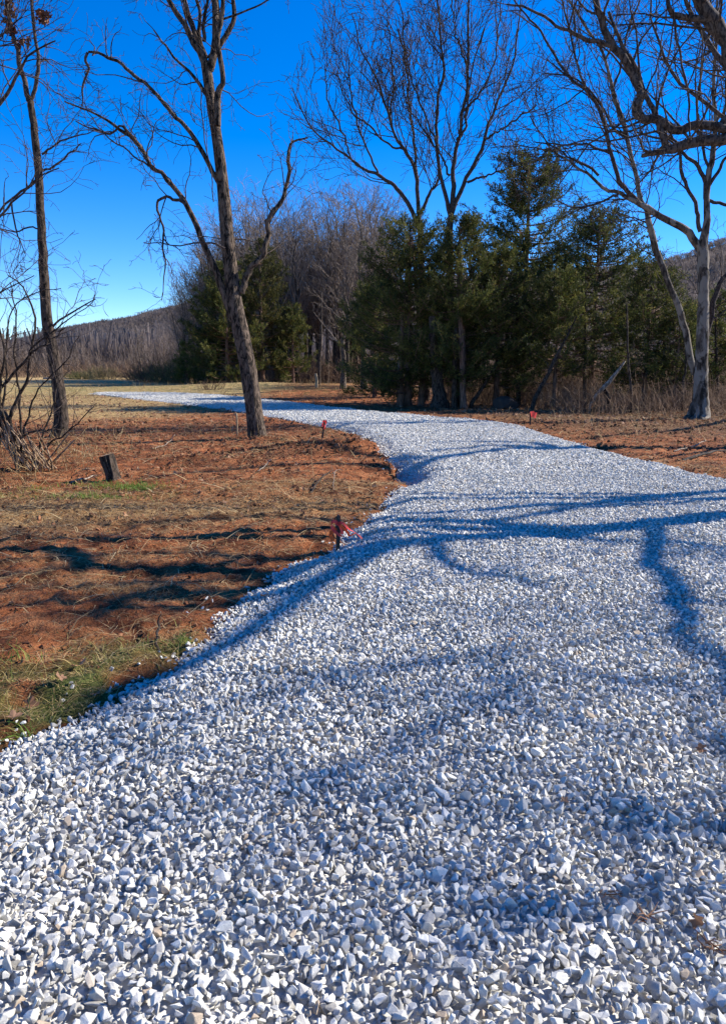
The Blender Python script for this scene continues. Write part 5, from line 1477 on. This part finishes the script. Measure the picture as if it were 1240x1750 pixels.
# ------------------------------------------------------------------ hills
def hill_profile(px):
    return np.interp(px, [-900, -300, 0, 60, 100, 160, 230, 300, 370, 450, 600, 800, 1000, 1100, 1180, 1240, 1350, 1600, 2400],
                     [640, 606, 584, 572, 560, 548, 538, 521, 508, 497, 482, 462, 452, 440, 412, 392, 370, 350, 430])


HY0, HY1 = 330.0, 980.0


def hill_z(x, y):
    pxx = 620 + x / np.maximum(y, 1) * F * 1.0
    py = hill_profile(pxx)
    el = np.tan(np.arctan((875 - py) / F) - PIT)
    crest = CAMZ + el * HY1 - 10
    t = np.clip((y - HY0) / (HY1 - HY0), 0, 1.35)
    s = np.where(t < 1, t ** 1.25, 1 - 0.8 * (t - 1))
    gul = 1 + 0.13 * fbm(x / 140, y / 190, 41, 3) * (1 - np.clip(t, 0, 1) ** 4 * 0.8)
    return crest * s * gul + 0.0


hx = np.linspace(-1.6, 1.6, 240); hy = np.linspace(HY0 - 40, HY1 * 1.3, 90)
HYg, HU = np.meshgrid(hy, hx, indexing='ij'); HXg = HU * HYg
HZ = hill_z(HXg, HYg) - 0.6
i = np.arange(89)[:, None] * 240; j = np.arange(239)[None, :]
q = np.stack([i + j, i + j + 1, i + 240 + j + 1, i + 240 + j], -1).reshape(-1, 4)
M_HILL = mat_bark('hill_floor', (0.08, 0.062, 0.052), (0.14, 0.11, 0.09), 1, 0.09, 0.3, 1.0)
hill = mesh_np('hill', np.stack([HXg, HYg, HZ], -1).reshape(-1, 3), q, M_HILL, smooth=True); tag(hill, kind='structure')

# trees cloaking the hills: twig fans scattered too thick to count
n = 28000
yy = HY0 + (HY1 + 15 - HY0) * rng.random(n) ** 0.85
uu = np.where(rng.random(n) < 0.6, rng.uniform(-0.62, -0.12, n), rng.uniform(-0.12, 0.62, n)); xx = uu * yy
K = 14
b0 = np.stack([xx, yy, hill_z(xx, yy) - 1.0], 1)
V = []; A_ = []
hgt = rng.uniform(6, 11, n)
tone = np.clip(rng.random(n) * 0.6 + 0.35 * fbm(xx / 60, yy / 60, 8, 3) + 0.2, 0, 1)
ev = (vnoise(xx / 45, yy / 70, 66) > 0.42)
for k in range(K):
    a = rng.uniform(0, 6.28, n); sprd = rng.uniform(0.1, 0.55, n); l0 = rng.uniform(0.2, 0.6, n)
    tip = b0 + np.stack([np.cos(a) * sprd * hgt, np.sin(a) * sprd * hgt, hgt * rng.uniform(0.7, 1, n)], 1)
    st = b0 * 1.0; st[:, 2] += hgt * l0 * 0.5
    wa = rng.uniform(-1.3, 0.6, n); wl = rng.uniform(0.10, 0.34, n); wv = np.stack([wl * np.cos(wa), wl * np.sin(wa), 0 * a], 1)
    V.append(np.stack([st, tip - wv, tip + wv], 1))
V = np.stack(V, 1).reshape(-1, 3)
M_HWOOD = mat_var('hill_woods', [(0.0, (0.11, 0.09, 0.08)), (0.5, (0.17, 0.138, 0.122)), (1.0, (0.235, 0.19, 0.168))], 0.95, 0.4)
o = mesh_np('hill_woods', V, np.arange(len(V)).reshape(-1, 3), M_HWOOD, attrs={'rnd': np.repeat(tone, K * 3)})
tag(o, 'hazy brown leafless forest covering the far hillside', 'woods', kind='stuff')

# low far scrub closing the field's end
n = 5000
xx = rng.uniform(-150, -20, n); yy = rng.uniform(180, 330, n)
xx2 = rng.uniform(-20, 150, n); xx = np.where(rng.random(n) < 0.6, xx, xx2)
b0 = np.stack([xx, yy, soil_z(xx, yy) - 0.2], 1); V = []; hgt = rng.uniform(7, 13, n)
for k in range(14):
    a = rng.uniform(0, 6.28, n); sprd = rng.uniform(0.03, 0.3, n)
    tip = b0 + np.stack([np.cos(a) * sprd * hgt, np.sin(a) * sprd * hgt, hgt * rng.uniform(0.3, 1, n)], 1)
    st = b0 * 1.0; wa = rng.uniform(-1.3, 0.6, n); wl = rng.uniform(0.06, 0.22, n); wv = np.stack([wl * np.cos(wa), wl * np.sin(wa), 0 * a], 1)
    V.append(np.stack([st, tip - wv, tip + wv], 1))
V = np.stack(V, 1).reshape(-1, 3)
o = mesh_np('valley_woods', V, np.arange(len(V)).reshape(-1, 3), M_HWOOD, attrs={'rnd': np.repeat(rng.random(n), 42)})
tag(o, 'dense leafless woods at the foot of the far hill', 'woods', kind='stuff')
